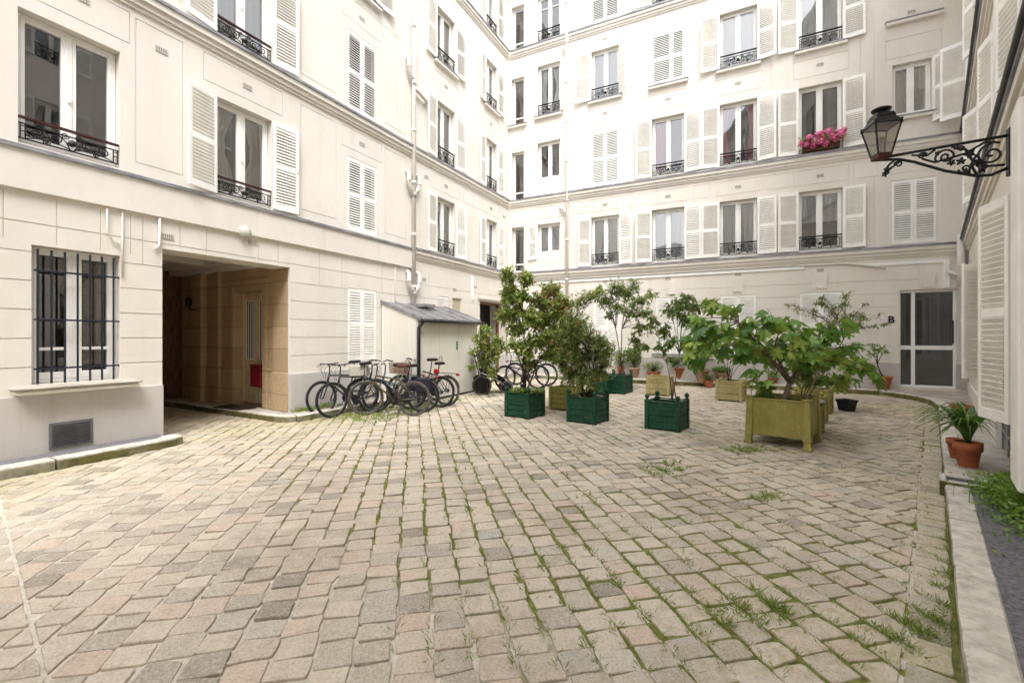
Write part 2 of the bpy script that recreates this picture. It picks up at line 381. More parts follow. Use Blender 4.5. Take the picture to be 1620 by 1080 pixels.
# ------------------------------------------------------------------ facades
def facade(b, u0, u1, ztop, rects, mats):
    """relief wall in building-local space (x along, y into the wall, z up); rect = (u0,u1,z0,z1,out,mat,open)"""
    us = sorted({u0, u1, *[round(min(max(r[0], u0), u1), 4) for r in rects], *[round(min(max(r[1], u0), u1), 4) for r in rects]})
    zs = sorted({-.3, ztop, *[round(r[2], 4) for r in rects], *[round(r[3], 4) for r in rects]})
    iu = {u: i for i, u in enumerate(us)}; iz = {z: i for i, z in enumerate(zs)}
    nu, nz = len(us)-1, len(zs)-1
    V = [[0.0]*nz for _ in range(nu)]; MT = [[0]*nz for _ in range(nu)]; OP = [[False]*nz for _ in range(nu)]
    for r in rects:
        a, c = round(min(max(r[0], u0), u1), 4), round(min(max(r[1], u0), u1), 4)
        for i in range(iu[a], iu[c]):
            for j in range(iz[round(r[2], 4)], iz[round(r[3], 4)]):
                V[i][j] = r[4]; MT[i][j] = r[5] if r[5] is not None else MT[i][j]; OP[i][j] = bool(len(r) > 6 and r[6])
    mb = MB()
    for i in range(nu):
        # merge runs of equal cells in z
        j = 0
        while j < nz:
            k = j
            while k+1 < nz and V[i][k+1] == V[i][j] and MT[i][k+1] == MT[i][j] and OP[i][k+1] == OP[i][j]: k += 1
            if not OP[i][j]:
                y = -V[i][j]; mb.add([(us[i], y, zs[j]), (us[i+1], y, zs[j]), (us[i+1], y, zs[k+1]), (us[i], y, zs[k+1])], [(0,1,2,3)], MT[i][j])
            j = k+1
        for j in range(nz):
            if i+1 < nu and V[i][j] != V[i+1][j]:
                m = MT[i][j] if V[i][j] > V[i+1][j] else MT[i+1][j]; x = us[i+1]
                q = [(x, -V[i][j], zs[j]), (x, -V[i+1][j], zs[j]), (x, -V[i+1][j], zs[j+1]), (x, -V[i][j], zs[j+1])]
                mb.add(q, [(0,1,2,3)], m)
            if j+1 < nz and V[i][j] != V[i][j+1]:
                m = MT[i][j] if V[i][j] > V[i][j+1] else MT[i][j+1]; z = zs[j+1]
                mb.add([(us[i], -V[i][j], z), (us[i+1], -V[i][j], z), (us[i+1], -V[i][j+1], z), (us[i], -V[i][j+1], z)], [(0,1,2,3)], m)
    return mb.build('wall', mats, b)
REV = .2
def opening(u0, u1, z0, z1, rev=REV): return (u0, u1, z0, z1, -rev, None, True)
def groove_box(u0, u1, z0, z1, w=.015, d=-.012):
    return [(u0, u1, z0, z0+w, d, None), (u0, u1, z1-w, z1, d, None), (u0, u0+w, z0, z1, d, None), (u1-w, u1, z0, z1, d, None)]
def course(u0, u1, z, big=False):
    r = [(u0, u1, z-.30, z-.24, .03, None), (u0, u1, z-.24, z-.15, .06, None), (u0, u1, z-.15, z-.05, .10, None), (u0, u1, z-.05, z, .125, 2)]
    return r
MESH = {}
def cached(key, fn):
    if key not in MESH: MESH[key] = fn()
    return MESH[key]
def win_frame(w, h, kind):
    mb = MB(); b = .05
    mb.bbox(0, b, -.035, .035, 0, h, .005); mb.bbox(w-b, w, -.035, .035, 0, h, .005)
    mb.bbox(b, w-b, -.034, .034, 0, b, .005); mb.bbox(b, w-b, -.034, .034, h-b, h, .005)
    if kind == 'single':
        mb.bbox(b, w-b, -.025, .025, h*.16, h*.16+.05, .004)
        for x in (b, w-b-.035): mb.bbox(x, x+.035, -.028, .028, b, h-b, .004)
    else:
        c = w/2
        mb.bbox(c-.036, c+.036, -.046, .036, b, h-b, .006)
        for x0, x1 in ((b, c-.036), (c+.036, w-b)):
            for x in (x0, x1-.04): mb.bbox(x, x+.04, -.04, .03, b, h-b, .005)
            mb.bbox(x0+.04, x1-.04, -.039, .029, b, b+.085, .005); mb.bbox(x0+.04, x1-.04, -.039, .029, h-b-.045, h-b, .005)
            if kind == 'cross': mb.bbox(x0+.04, x1-.04, -.03, .02, h*.74, h*.74+.03, .003)
            if kind == 'low': mb.bbox(x0+.04, x1-.04, -.03, .02, h*.24, h*.24+.04, .003)
        mb.box(c-.012, c+.012, -.075, -.046, h*.44, h*.44+.09)
    return mb.mesh('window', M['white'])
def pane_mesh(w, h):
    mb = MB(); b = .06
    mb.add([(b, 0, b), (w-b, 0, b), (w-b, 0, h-b), (b, 0, h-b)], [(0,1,2,3)])
    return mb.mesh('pane', M['glass'])
def curtain_mesh(w, h, mat, style, seed):
    r = random.Random(seed); mb = MB()
    spans = {'full': [(.05, w-.05)], 'sides': [(.05, w*.30), (w*.70, w-.05)], 'left': [(.05, w*.36)], 'right': [(w*.62, w-.05)],
             'half': [(.05, w-.05)], 'tied': [(.05, w*.46), (w*.54, w-.05)]}[style]
    z1 = h-.03; z0 = .04 if style != 'half' else h*.5
    for a, c in spans:
        n = max(6, int((c-a)*46)); ph = r.random()*6; rows = 7
        vs = []
        for k in range(rows):
            t = k/(rows-1)
            for i in range(n+1):
                x = a + (c-a)*i/n
                if style in ('tied', 'sides'):
                    side = -1 if a < w/2 else 1; anchor = a if side < 0 else c
                    pinch = 1 - .45*sin(pi*min(1, max(0, (1-t)*1.25)))
                    x = anchor + (x-anchor)*pinch
                y = .022*sin(ph + x*44) + .012*sin(x*97+ph) + .006*sin(t*5+x*9)
                vs.append((x, y, z0+(z1-z0)*t))
        mb.add(vs, [(k*(n+1)+i, k*(n+1)+i+1, (k+1)*(n+1)+i+1, (k+1)*(n+1)+i) for k in range(rows-1) for i in range(n)])
    return mb.mesh('curtain', M[mat], True)
wcount = [0]
def window(b, u0, u1, z0, z1, kind='double', curtain=None, cmat='sheer', y=.17):
    w, h = round(u1-u0-.01, 3), round(z1-z0-.01, 3)
    f = put('window', cached(('wf', w, h, kind), lambda: win_frame(w, h, kind)), b, (u0+.005, y, z0+.005))
    put('pane', cached(('wp', w, h), lambda: pane_mesh(w, h)), f, (0, .0, 0))
    if curtain:
        wcount[0] += 1
        put('curtain', curtain_mesh(w, h, cmat, curtain, wcount[0]), f, (0, .075, 0))
    return f
def shutter_mesh(w, h):
    mb = MB(); s, t = .06, .018
    mb.bbox(0, s, -t, t, 0, h, .004); mb.bbox(w-s, w, -t, t, 0, h, .004)
    zs = [(0, .11), (h*.47, h*.47+.09), (h-.09, h)]
    for a, c in zs: mb.bbox(s, w-s, -t+.001, t-.001, a, c, .004)
    for lo, hi in ((zs[0][1], zs[1][0]), (zs[1][1], zs[2][0])):
        n = max(3, int(round((hi-lo)/.058))); st = (hi-lo)/n
        for i in range(n):
            z = lo + st*(i+.5)
            # one louvre: slopes down to the outside (-y is the outside when shut)
            y0, y1, dz, th = -.021, .019, st*.36, .005
            mb.add([(s, y0, z-dz-th), (w-s, y0, z-dz-th), (w-s, y1, z+dz-th), (s, y1, z+dz-th),
                    (s, y0, z-dz+th), (w-s, y0, z-dz+th), (w-s, y1, z+dz+th), (s, y1, z+dz+th)],
                   [(0,3,2,1), (4,5,6,7), (0,1,5,4), (2,3,7,6)])
    mb.box(w-.05, w-.015, -t-.02, -t, h*.5, h*.5+.03)
    for z in (h*.12, h*.85): mb.box(-.012, .05, -t-.007, -t, z, z+.04)
    return mb.mesh('shutter', M['shutter'])
def shutter(b, u0, u1, z0, z1, side, ang=172, w=None, y=-.035):
    w = round(w or (u1-u0)/2-.006, 3); h = round(z1-z0-.02, 3)
    me = cached(('sh', w, h), lambda: shutter_mesh(w, h))
    if ang == 0:
        return put('shutter', me, b, ((u0+.004) if side < 0 else (u0+u1)/2+.002, .02, z0+.01))
    if side < 0: return put('shutter', me, b, (u0, y, z0+.01), rz=-radians(ang))
    return put('shutter', me, b, (u1, y, z0+.01), rz=pi+radians(ang))
def spiral(cx, cz, r0, r1, a0, a1, n=16, y=0):
    return [(cx+(r0+(r1-r0)*i/n)*cos(a0+(a1-a0)*i/n), y, cz+(r0+(r1-r0)*i/n)*sin(a0+(a1-a0)*i/n)) for i in range(n+1)]
def railing_mesh(w, h, red):
    mb = MB()
    mb.bbox(0, w, -.025, .025, h-.03, h, .004, 1 if red else 0)
    mb.box(.0, w, -.008, .008, .03, .045); mb.box(.0, w, -.008, .008, h-.10, h-.085)
    c = w/2; m = h*.45
    for s in (-1, 1):
        for k in (.16, .34):
            x = c+s*w*k
            mb.tube(spiral(x, m+.01, h*.21, .012, pi/2, pi/2+s*4.2*pi/1.35, 20), .008, 5)
        mb.tube([(c+s*w*.02, 0, .05), (c+s*w*.06, 0, m), (c+s*w*.14, 0, h-.10)], .008, 5)
        mb.tube([(c+s*w*.25, 0, .05), (c+s*w*.22, 0, m), (c+s*w*.28, 0, h-.10)], .008, 5)
        mb.tube(spiral(c+s*w*.07, h*.70, .045, .01, 0, s*3.2*pi, 14), .007, 5)
        mb.tube(spiral(c+s*w*.25, h*.22, .04, .01, 0, s*3.2*pi, 12), .007, 5)
        for k in (.44, .485): mb.box(c+s*w*k-.006, c+s*w*k+.006, -.006, .006, .03, h-.09)
        mb.box(*sorted((c+s*w*.44, c+s*w*.485)), -.006, .006, h*.4, h*.43); mb.box(*sorted((c+s*w*.44, c+s*w*.485)), -.006, .006, h*.6, h*.63)
    mb.lathe([(.0,-.05),(.045,-.02),(.045,.02),(.0,.05)], 8, 0, (0,0,0), Matrix.Translation((c,0,m)) @ Matrix.Rotation(pi/2,4,'X'), cap=False)
    mb.tube([(w*.06+w*.88*i/16, 0, .045-.0+.055*abs(sin(i*pi/8))) for i in range(17)], .007, 5)
    return mb.mesh('railing', [M['iron'], M['oxblood']])
def railing(b, u0, u1, z0, h=.40, red=False, y=.02):
    w = round(u1-u0-.02, 3)
    return put('railing', cached(('ra', w, h, red), lambda: railing_mesh(w, h, red)), b, (u0+.01, y, z0+.03))
def sill(b, u0, u1, z, mats, out=.10, h=.11):
    mb = MB()
    mb.bbox(u0-.10, u1+.10, -out, .19, z-h, z-.03, .006); mb.bbox(u0-.115, u1+.115, -out-.015, .188, z-.029, z+.004, .004, 1)
    return mb.build('sill', mats, b)
def vent(b, u, z):
    def mk():
        mb = MB(); mb.box(-.085, .085, -.012, .002, -.04, .04)
        for i in range(5): mb.box(-.07+.03*i, -.060+.03*i, -.013, -.0121, -.03, .03, 1)
        return mb.mesh('air_vent', [M['ventpaint'], M['ventgrey']])
    return put('air_vent', cached('vent', mk), b, (u, 0, z))
M['grille'] = simple('slate_blue_iron', (.02,.025,.037), .5, .2, .1, 8)
M['ventgrey'] = simple('grey_metal', (.16,.155,.165), .6, .3, .1, 8)
M['stonepale'] = simple('pinkish_stone', (.50,.38,.28), .8, 0, .15, 3, .2)
M['ventpaint'] = simple('vent_paint', (.50, .465, .41), .7, 0, .1, 4)
def arm(mb, x, y, z, s, r=.05):                 # swept pipe branch rising beside the stack
    pts = [(x, y, z), (x+s*.07, y-.005, z+.05), (x+s*.16, y-.01, z+.13), (x+s*.21, y-.01, z+.26), (x+s*.215, y-.005, z+.50), (x+s*.21, y+.06, z+.54)]
    mb.tube(pts, r, 10)
    mb.tube([pts[3], ((pts[3][0]+pts[4][0])/2, pts[3][1], z+.30)], r+.012, 10)
def downpipe(b, u, z0, z1, r=.055, y=-.09, joints=(), arms=(), name='downpipe'):
    mb = MB(); mb.tube([(u, y, z0), (u, y, z1)], r, 12)
    z = z0+.5
    while z < z1:
        mb.tube([(u, y, z), (u, y, z+.07)], r+.012, 12); mb.box(u-.012, u+.012, y, .0, z+.02, z+.045); z += 1.42
    for za, s in arms: arm(mb, u, y, za, s, r*.95); mb.tube([(u, y, za-.12), (u, y, za+.02)], r+.014, 12)
    return mb.build(name, M['pipe'], b, smooth=True)
def letter(b, ch, loc, size, rot=(pi/2, 0, 0), name='door_letter', mat='iron'):
    cu = bpy.data.curves.new('letter', 'FONT'); cu.body = ch; cu.size = size; cu.extrude = .008; cu.offset = .006
    o = bpy.data.objects.new('letter_curve', cu); col.objects.link(o)
    bpy.context.view_layer.update()
    me = bpy.data.meshes.new_from_object(o.evaluated_get(bpy.context.evaluated_depsgraph_get()))
    bpy.data.objects.remove(o); me.materials.clear(); me.materials.append(M[mat])
    p = put(name, me, b, loc); p.rotation_euler = rot; return p
def building(name, line, label, cat='building'):
    return empty(name, line.P(0), line.ang, label, cat)
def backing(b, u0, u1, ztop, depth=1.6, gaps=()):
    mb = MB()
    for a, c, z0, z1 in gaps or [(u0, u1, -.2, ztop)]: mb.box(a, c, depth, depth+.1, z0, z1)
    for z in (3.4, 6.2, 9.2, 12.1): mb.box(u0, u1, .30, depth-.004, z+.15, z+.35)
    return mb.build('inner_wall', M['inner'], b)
def roof(b, u0, u1, z):
    mb = MB()
    mb.bbox(u0, u1, -.32, .3, z-.12, z+.02, .02); mb.add([(u0, -.35, z+.024), (u1, -.35, z+.024), (u1, 2.2, z+2.2), (u0, 2.2, z+2.2)], [(0,1,2,3)], 1)
    mb.add([(u0, 2.2, z+2.2), (u1, 2.2, z+2.2), (u1, 2.21, z-1), (u0, 2.21, z-1)], [(0,1,2,3)], 1)
    return mb.build('roof', [M['white'], M['zinc']], b)
ZT = 15.3
# ================================================================== LEFT BUILDING
lb = building('left_building', LW, 'cream courtyard building on the left with the carriage passage and the barred ground floor window')
mats_l = [M['plaster_left'], M['plinth'], M['lead']]
UP = 7.56; U0L = -10.5; U1L = LW.len
rects = []
def rust(u0, u1, z0=.88, z1=3.46, st=.37):
    z = z1-st; out = []
    while z > z0+.1:
        out.append((u0, u1, z, z+.015, -.014, None)); z -= st
    return out
rects += [(U0L, U1L, -.3, .88, .035, 1)]
rects += rust(U0L, U1L)
for u in (-.55, 1.45, 4.6, 5.2, 6.45, 8.3): rects.append((u, u+.012, 2.72 if u not in (6.45, 8.3) else 2.0, 3.46, -.012, None))
for u in (.02, .5, .95, 1.3, 1.95, 2.35, 3.25, 3.65): rects.append((u, u+.010, 3.05 if u > 1.4 else 2.86, 3.46, -.012, None))
rects += [(U0L, UP, 3.50, 4.0, .055, 0), (U0L, UP, 4.0, 4.05, .085, 2)]
rects += course(UP, U1L-.125, 4.07) + course(U0L, U1L-.125, 6.84) + course(U0L, U1L-.125, 12.55)
for z0, z1 in ((4.25, 6.42), (7.05, 9.5)):
    for a, c in ((-1.4, -.1), (1.36, 2.0), (4.15, 5.05), (6.55, 7.35)): rects += groove_box(a, c, z0, z1)
for a, c in ((.0, 1.3), (2.3, 3.75), (5.2, 6.45), (8.45, 9.85), (11.2, 12.5)):
    rects += groove_box(a, c, 5.98, 6.46) + groove_box(a, c, 8.98, 9.5)
rects += groove_box(10.1, 11.1, 5.98, 6.46)
WL = [(.15, 1.18), (2.5, 3.53), (5.36, 6.28), (8.66, 9.62), (11.45, 12.28)]
ROWS = [(4.09, 5.80), (6.88, 8.66), (9.82, 11.48), (12.60, 14.3)]
ops = []
for k, (a, c) in enumerate([(-2.3, -1.3)] + WL):
    for r, (z0, z1) in enumerate(ROWS):
        if a == 5.36: z0, z1 = [(4.09, 5.80), (6.88, 8.75), (9.82, 11.6), (12.6, 14.3)][r]
        ops.append((a, c, z0, z1, k-1, r))
rects += [opening(a, c, z0, z1) for a, c, z0, z1, k, r in ops]
rects += [opening(.27, 1.18, 1.02, 2.82), opening(5.37, 6.26, 1.05, 2.76, .06)[:6] + (True,), opening(8.75, 9.29, 2.36, 2.84, .05), opening(9.46, 10.01, 2.2, 2.84, .12),
          (1.71, 3.91, -.3, 3.02, -.06, None, True), (11.09, 12.95, -.3, 2.88, -.7, 0, True)]
facade(lb, U0L, U1L, ZT, rects, mats_l)
for a, c, z0, z1, k, r in ops:
    if k == 2 and r < 2:                                                  # shut louvres
        shutter(lb, a, c, z0, z1, -1, 0); shutter(lb, a, c, z0, z1, 1, 0); continue
    cur, cm = None, 'sheer'
    if (k, r) == (1, 0): cur, cm = 'tied', 'drape'
    elif (k, r) in ((1, 1),): cur, cm = 'full', 'sheer'
    elif k == 3 and r == 0: cur, cm = 'right', 'drape'
    elif k >= 3: cur, cm = rnd.choice(['right', 'full', 'sides', None]), rnd.choice(['sheer', 'drape'])
    window(lb, a, c, z0, z1, 'double', cur, cm)
    if r < 4: railing(lb, a, c, z0, .32 if k in (0, 1) else .42, k in (0, 1, -1))
    if k in (1, 2, 3, 4) and not (k == 2 and r < 2) and r < 4:
        w = .52 if k < 3 else (.50 if k == 3 else .42)
        la, ra = (176, 174)
        if (k, r) == (1, 0): la, ra = 168, 176
        shutter(lb, a, c, z0, z1, -1, la-rnd.random()*8, w); shutter(lb, a, c, z0, z1, 1, ra-rnd.random()*3, w)
    if r == 2: sill(lb, a, c, z0, [M['plaster_left'], M['lead']])
shutter(lb, 5.37, 6.26, 1.05, 2.76, -1, 0); shutter(lb, 5.37, 6.26, 1.05, 2.76, 1, 0)
mb = MB(); mb.box(5.38, 6.25, .045, .055, 1.06, 2.75); mb.build('blind_panel', M['white'], lb)
for u, z in ((.75, 6.3), (1.7, 6.12), (3.05, 6.22), (5.8, 6.22), (9.15, 6.22), (9.15, 9.25), (10.8, 3.3), (11.85, 6.22), (11.85, 9.25), (12.8, 6.15), (1.78, 3.22), (3.15, 3.38), (8.2, 6.2), (8.1, 3.25), (9.6, 3.1), (5.8, 9.2)): vent(lb, u, z)
# small louvred openings above the shed
sm = MB()
for i in range(8): sm.add([(8.76, -.012, 2.37+.058*i), (9.28, -.012, 2.37+.058*i), (9.28, .03, 2.42+.058*i), (8.76, .03, 2.42+.058*i)], [(0,1,2,3)])
sm.box(8.76, 9.28, .046, .05, 2.36, 2.84); sm.build('louvre', M['shutter'], lb)
sm = MB(); sm.box(9.47, 9.52, .02, .06, 2.2, 2.83); sm.box(9.95, 10.0, .02, .06, 2.2, 2.83)
for i in range(11): sm.add([(9.52, .03, 2.21+.057*i), (9.95, .03, 2.21+.057*i), (9.95, .07, 2.255+.057*i), (9.52, .07, 2.255+.057*i)], [(0,1,2,3)])
sm.box(9.47, 10.0, .10, .115, 2.2, 2.84); sm.build('louvre', M['beige'], lb)
# barred ground-floor window
window(lb, .27, 1.18, 1.02, 2.82, 'low', None)
mb = MB()
for i in range(7):
    u = .335+.13*i; mb.tube([(u, .03, .99), (u, .03, 2.78)], .0125, 8)
for z in (1.22, 1.86, 2.50): mb.bbox(.30, 1.20, .018, .042, z-.012, z+.012, .003)
mb.build('window_grille', M['grille'], lb)
mb = MB(); mb.bbox(.10, 1.34, -.20, .15, .90, .965, .02, 0); mb.bbox(.07, 1.37, -.225, .149, .968, 1.0, .012, 1); mb.build('sill', [M['plaster_left'], M['slab']], lb)
mb = MB(); mb.bbox(.42, .86, -.052, -.03, .155, .50, .004, 0); mb.box(.45, .83, -.054, -.0525, .19, .465, 1)
for i in range(9): mb.box(.45, .83, -.060, -.0545, .205+.029*i, .212+.029*i, 0)
mb.build('cellar_vent', [M['ventgrey'], M['gutter']], lb)
downpipe(lb, UP, 2.45, ZT, .055, arms=((2.85, -1), (2.85, 1), (5.55, -1), (5.55, 1), (8.6, -1)))
mb = MB(); mb.tube([(UP, -.09, 8.42), (UP+.2, -.10, 8.38), (UP+.55, -.08, 8.30), (UP+.62, .0, 8.28)], .05, 10); mb.build('branch_pipe', M['pipe'], lb, smooth=True)
mb = MB()
mb.tube([(1.02, -.03, 3.5), (1.02, -.03, 3.15), (1.10, -.03, 3.0), (1.16, -.02, 2.98)], .012, 8); mb.tube([(1.2, -.02, 3.5), (1.2, -.02, 2.5)], .011, 8)
mb.tube([(1.66, -.03, 3.48), (1.66, -.03, 3.05), (1.60, -.03, 2.98)], .018, 8); mb.tube([(6.9, -.02, 3.5), (6.9, -.02, 2.3)], .010, 6)
mb.build('conduit', M['pipe'], lb, smooth=True)
# carriage passage
PD = 5.0
mb = MB()
mb.box(1.2, 1.702, .06, PD, -.3, 3.9, 0)
def stonew(y0, y1, x, z0, z1): mb.box(x, 4.6, y0, y1, z0, z1, 0)
stonew(.06, .55, 3.912, -.3, 3.018)                                         # jamb pier
stonew(.551, .95, 3.98, -.3, 3.4)
stonew(.951, 2.0, 3.981, 2.62, 3.4)                                         # over the door
mb.box(4.25, 4.6, .951, 2.0, -.3, 2.62, 0)
stonew(2.001, 2.5, 3.98, -.3, 3.4); stonew(2.501, 2.66, 3.90, -.3, 3.4); stonew(2.661, 3.1, 3.98, -.3, 3.4)
stonew(3.101, 3.4, 3.84, -.3, 3.4); stonew(3.401, PD, 3.98, -.3, 3.4)
for y0, y1, x in ((.56, .94, 3.98), (2.01, 2.49, 3.98), (2.67, 3.09, 3.98)):
    mb.bbox(x-.03, x-.001, y0, y1, .12, .90, .006); mb.bbox(x-.045, x-.001, y0, y1, .901, .95, .006)
mb.bbox(3.88, 3.911, .062, .548, .12, .90, .006)
mb.bbox(3.94, 3.979, .80, .949, .12, 2.75, .006); mb.bbox(3.94, 3.979, 2.002, 2.12, .12, 2.75, .006); mb.bbox(3.93, 3.979, .78, 2.14, 2.752, 2.86, .01)
mb.build('passage_wall', M['stone'], lb)
mb = MB(); mb.box(1.2, 4.6, .56, PD, 3.36, 3.5); mb.box(3.70, 3.979, .56, PD-.01, 3.10, 3.20); mb.box(3.60, 3.978, .561, PD-.011, 3.202, 3.358); mb.box(1.703, 1.95, .56, PD-.01, 3.12, 3.357)
mb.box(1.951, 3.599, 2.5, 2.8, 3.2, 3.355); mb.box(1.66, 4.2, .062, .558, 3.021, 3.46)
mb.build('passage_ceiling', M['plaster_left'], lb)
mb = MB(); ey = 4.2; mb.box(1.703, 3.979, ey, ey+.1, -.2, 3.3)
for x in (1.95, 2.5, 3.05, 3.5):
    mb.bbox(x, x+.40, ey-.03, ey-.001, .25, .95, .01); mb.bbox(x, x+.40, ey-.03, ey-.001, 1.1, 2.5, .01)
ed = mb.build('street_door', M['oak'], lb)
mb = MB(); mb.tube([(3.3, ey-.08, .9), (3.3, ey-.08, 2.3)], .012, 6); mb.tube([(3.0, ey-.08, 1.1), (3.0, ey-.08, 2.2)], .012, 6); mb.build('handle', M['chrome'], ed, smooth=True)
dr = MB(); x = 4.18
dr.box(x, x+.05, .96, 1.99, .16, 2.61)
for y0, y1 in ((1.04, 1.44), (1.52, 1.92)):
    dr.bbox(x-.02, x-.001, y0, y1, .30, .75, .01); dr.bbox(x-.02, x-.001, y0, y1, .82, 1.05, .01)
    for yy in (y0, y1-.04): dr.bbox(x-.03, x-.001, yy, yy+.04, 1.10, 2.46, .006)
dr.bbox(x-.035, x-.002, .962, 1.02, .16, 2.61, .006); dr.bbox(x-.035, x-.002, 1.94, 1.998, .16, 2.61, .006); dr.bbox(x-.03, x-.002, 1.46, 1.50, .18, 2.58, .006)
dd = dr.build('hall_door', M['tanpaint'], lb)
dr = MB()
for y0, y1 in ((1.08, 1.40), (1.56, 1.88)): dr.box(x-.006, x-.0005, y0, y1, 1.14, 2.42)
dr.build('pane', M['gutter'], dd)
dr = MB()
for y0 in (1.11, 1.59):
    for i in range(5): dr.tube([(x-.02, y0+.065*i, 1.12), (x-.02, y0+.065*i, 2.44)], .008, 6)
dr.build('grille', M['shutter'], dd)
# far doorway A
mb = MB()
mb.box(11.05, 12.945, .7, .78, -.1, 2.9, 1); mb.box(12.952, 13.1, .0, .7, -.2, 2.88, 0); mb.box(11.0, 11.088, .03, .7, -.2, 2.88, 0); mb.box(11.09, 12.95, .03, .7, 2.882, 2.95, 0)  # black back panel: the darkness of the doorway is put into its colour
mb.build('doorway_lining_dark_back', [M['stonepale'], M['plastic']], lb)
mb = MB(); mb.bbox(12.86, 12.945, .30, .38, .1, 2.86, .006); mb.bbox(11.1, 11.18, .30, .38, .1, 2.86, .006); mb.bbox(11.18, 12.86, .30, .38, 2.78, 2.86, .006)
mb.build('door_frame', simple('russet_wood', (.16, .06, .03), .5, 0, .15, 5, stretch=(3,3,.5)), lb)
mb = MB(); mb.bbox(10.95, 13.0, -.06, -.002, 2.9, 2.96, .006); mb.build('door_hood', M['ventpaint'], lb)
letter(lb, 'A', (12.938, .19, 2.0), .24, (pi/2, 0, -pi/2))
mb = MB(); mb.bbox(10.55, 10.67, -.03, -.001, 2.85, 3.65, .004); mb.build('cable_trunking', M['white'], lb)
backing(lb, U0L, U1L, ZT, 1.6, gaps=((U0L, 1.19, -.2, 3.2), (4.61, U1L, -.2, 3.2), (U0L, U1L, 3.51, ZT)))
roof(lb, U0L, U1L+.3, ZT)
# ================================================================== BACK BUILDING
bb = building('back_building', BW, 'pale facade across the end of the courtyard with the glazed door')
mats_b = [M['plaster_back'], M['plinth'], M['lead']]
U1B = BW.len
rects = [(0, U1B, -.3, .92, .035, 1)] + rust(0, U1B, .95, 3.5, .36)
for z in (4.05, 6.85, 12.56): rects += course(.125, U1B-.1, z)
WB = [(3.27, 4.26), (5.34, 6.36), (7.38, 8.41), (9.46, 10.51)]
RB = [(4.09, 5.82), (6.89, 8.84), (9.92, 11.66), (12.62, 14.4)]
for a, c in ((.05, .95), (1.1, 2.25), (2.6, 3.0), (3.15, 4.4), (4.55, 5.1), (5.22, 6.5), (6.6, 7.1), (7.25, 8.55), (8.65, 9.2), (9.32, 10.65), (10.75, 11.3), (11.45, 12.6)):
    rects += groove_box(a, c, 6.0, 6.44)
    rects += groove_box(a, c, 9.10, 9.62) if a in (3.15, 5.22, 7.25, 9.32, 11.45, 1.1, .05) else []
for a, c in ((4.55, 5.1), (6.6, 7.1), (8.65, 9.2)): rects += groove_box(a, c, 11.8, 12.2)
for a in (.85, 2.62, 4.62, 6.72, 8.78, 10.9, 11.2): rects += [(a, a+.012, 4.2, 6.0, -.012, None), (a, a+.012, 7.0, 12.2, -.012, None)]
NR = [(4.09, 5.80), (6.82, 8.67), (9.70, 11.5), (12.6, 14.25)]
SR = [(4.67, 5.80), (7.44, 8.84), (9.82, 11.7), (12.6, 14.3)]
ops = [(.13, .66, z0, z1, 'n', r) for r, (z0, z1) in enumerate(NR)] + [(1.21, 2.11, z0, z1, 's', r) for r, (z0, z1) in enumerate(SR)]
for k, (a, c) in enumerate(WB): ops += [(a, c, z0, z1, k+1, r) for r, (z0, z1) in enumerate(RB)]
ops += [(11.58, 12.51, 4.09, 5.82, 5, 0), (11.6, 12.42, 7.52, 8.93, 5, 1), (11.58, 12.5, 12.62, 14.4, 5, 3)]
rects += [opening(*o[:4]) for o in ops]
GF = [(3.35, 4.3), (5.46, 6.43), (7.40, 8.38), (9.49, 10.53)]
rects += [opening(a, c, 1.06, 2.9, .06) for a, c in GF] + [opening(11.75, 12.91, .27, 2.87, .22)]
facade(bb, 0, U1B, ZT, rects, mats_b)
shut = {(1, 1), (2, 2), (1, 3), (5, 0), (3, 3)}
cur_b = {(1,0):('full','sheer'), (2,0):('full','sheer'), (3,0):('full','sheer'), (4,0):('half','sheer'), (2,1):('left','pink'), (3,1):('sides','pink'), (1,2):('full','sheer'),
         (3,2):('full','sheer'), (4,2):('full','sheer'), ('s',0):('full','sheer'), ('s',2):('tied','sheer'), (5,1):('full','drape')}
for a, c, z0, z1, k, r in ops:
    if (k, r) in shut:
        if (k, r) == (2, 2): shutter(bb, a, c, z0, z1, -1, 0, .60); put('shutter', cached(('sh', .40, round(z1-z0-.02, 3)), lambda: shutter_mesh(.40, round(z1-z0-.02, 3))), bb, (a+.612, .02, z0+.01))
        else: shutter(bb, a, c, z0, z1, -1, 0); shutter(bb, a, c, z0, z1, 1, 0)
    else:
        cu = cur_b.get((k, r))
        window(bb, a, c, z0, z1, 'single' if k == 'n' else ('cross' if (k, r) == ('s', 3) else 'double'), cu[0] if cu else None, cu[1] if cu else 'sheer')
        if (k in (1, 2, 3, 4) or (k == 's' and r in (2, 3))) and (k, r) != (4, 1) and r < 4: railing(bb, a, c, z0, .40)
        if k in (1, 2, 3, 4) and r < 4:
            la, ra, lw, rw = 176-rnd.random()*6, 176-rnd.random()*6, .52, .50
            if (k, r) == (1, 2): ra, rw, lw = 128, .50, .58
            if (k, r) == (3, 2): lw, ra = .54, 166
            if (k, r) == (3, 1): ra = 165
            if k == 1 and r == 0: lw, rw = .47, .46
            shutter(bb, a, c, z0, z1, -1, la, lw); shutter(bb, a, c, z0, z1, 1, ra, rw)
        if (k, r) == (5, 1): shutter(bb, a, c, z0-.3, z1, 1, 118, .44)
        if (k, r) == ('s', 0): put('shutter', cached(('sh', .34, 1.3), lambda: shutter_mesh(.34, 1.3)), bb, (1.19, -.035, 4.5), rz=pi)
    if r == 2 or (k, r) == (5, 1): sill(bb, a, c, z0, [M['plaster_back'], M['lead']])
sill(bb, 11.55, 12.5, 10.08, [M['plaster_back'], M['lead']], .12)
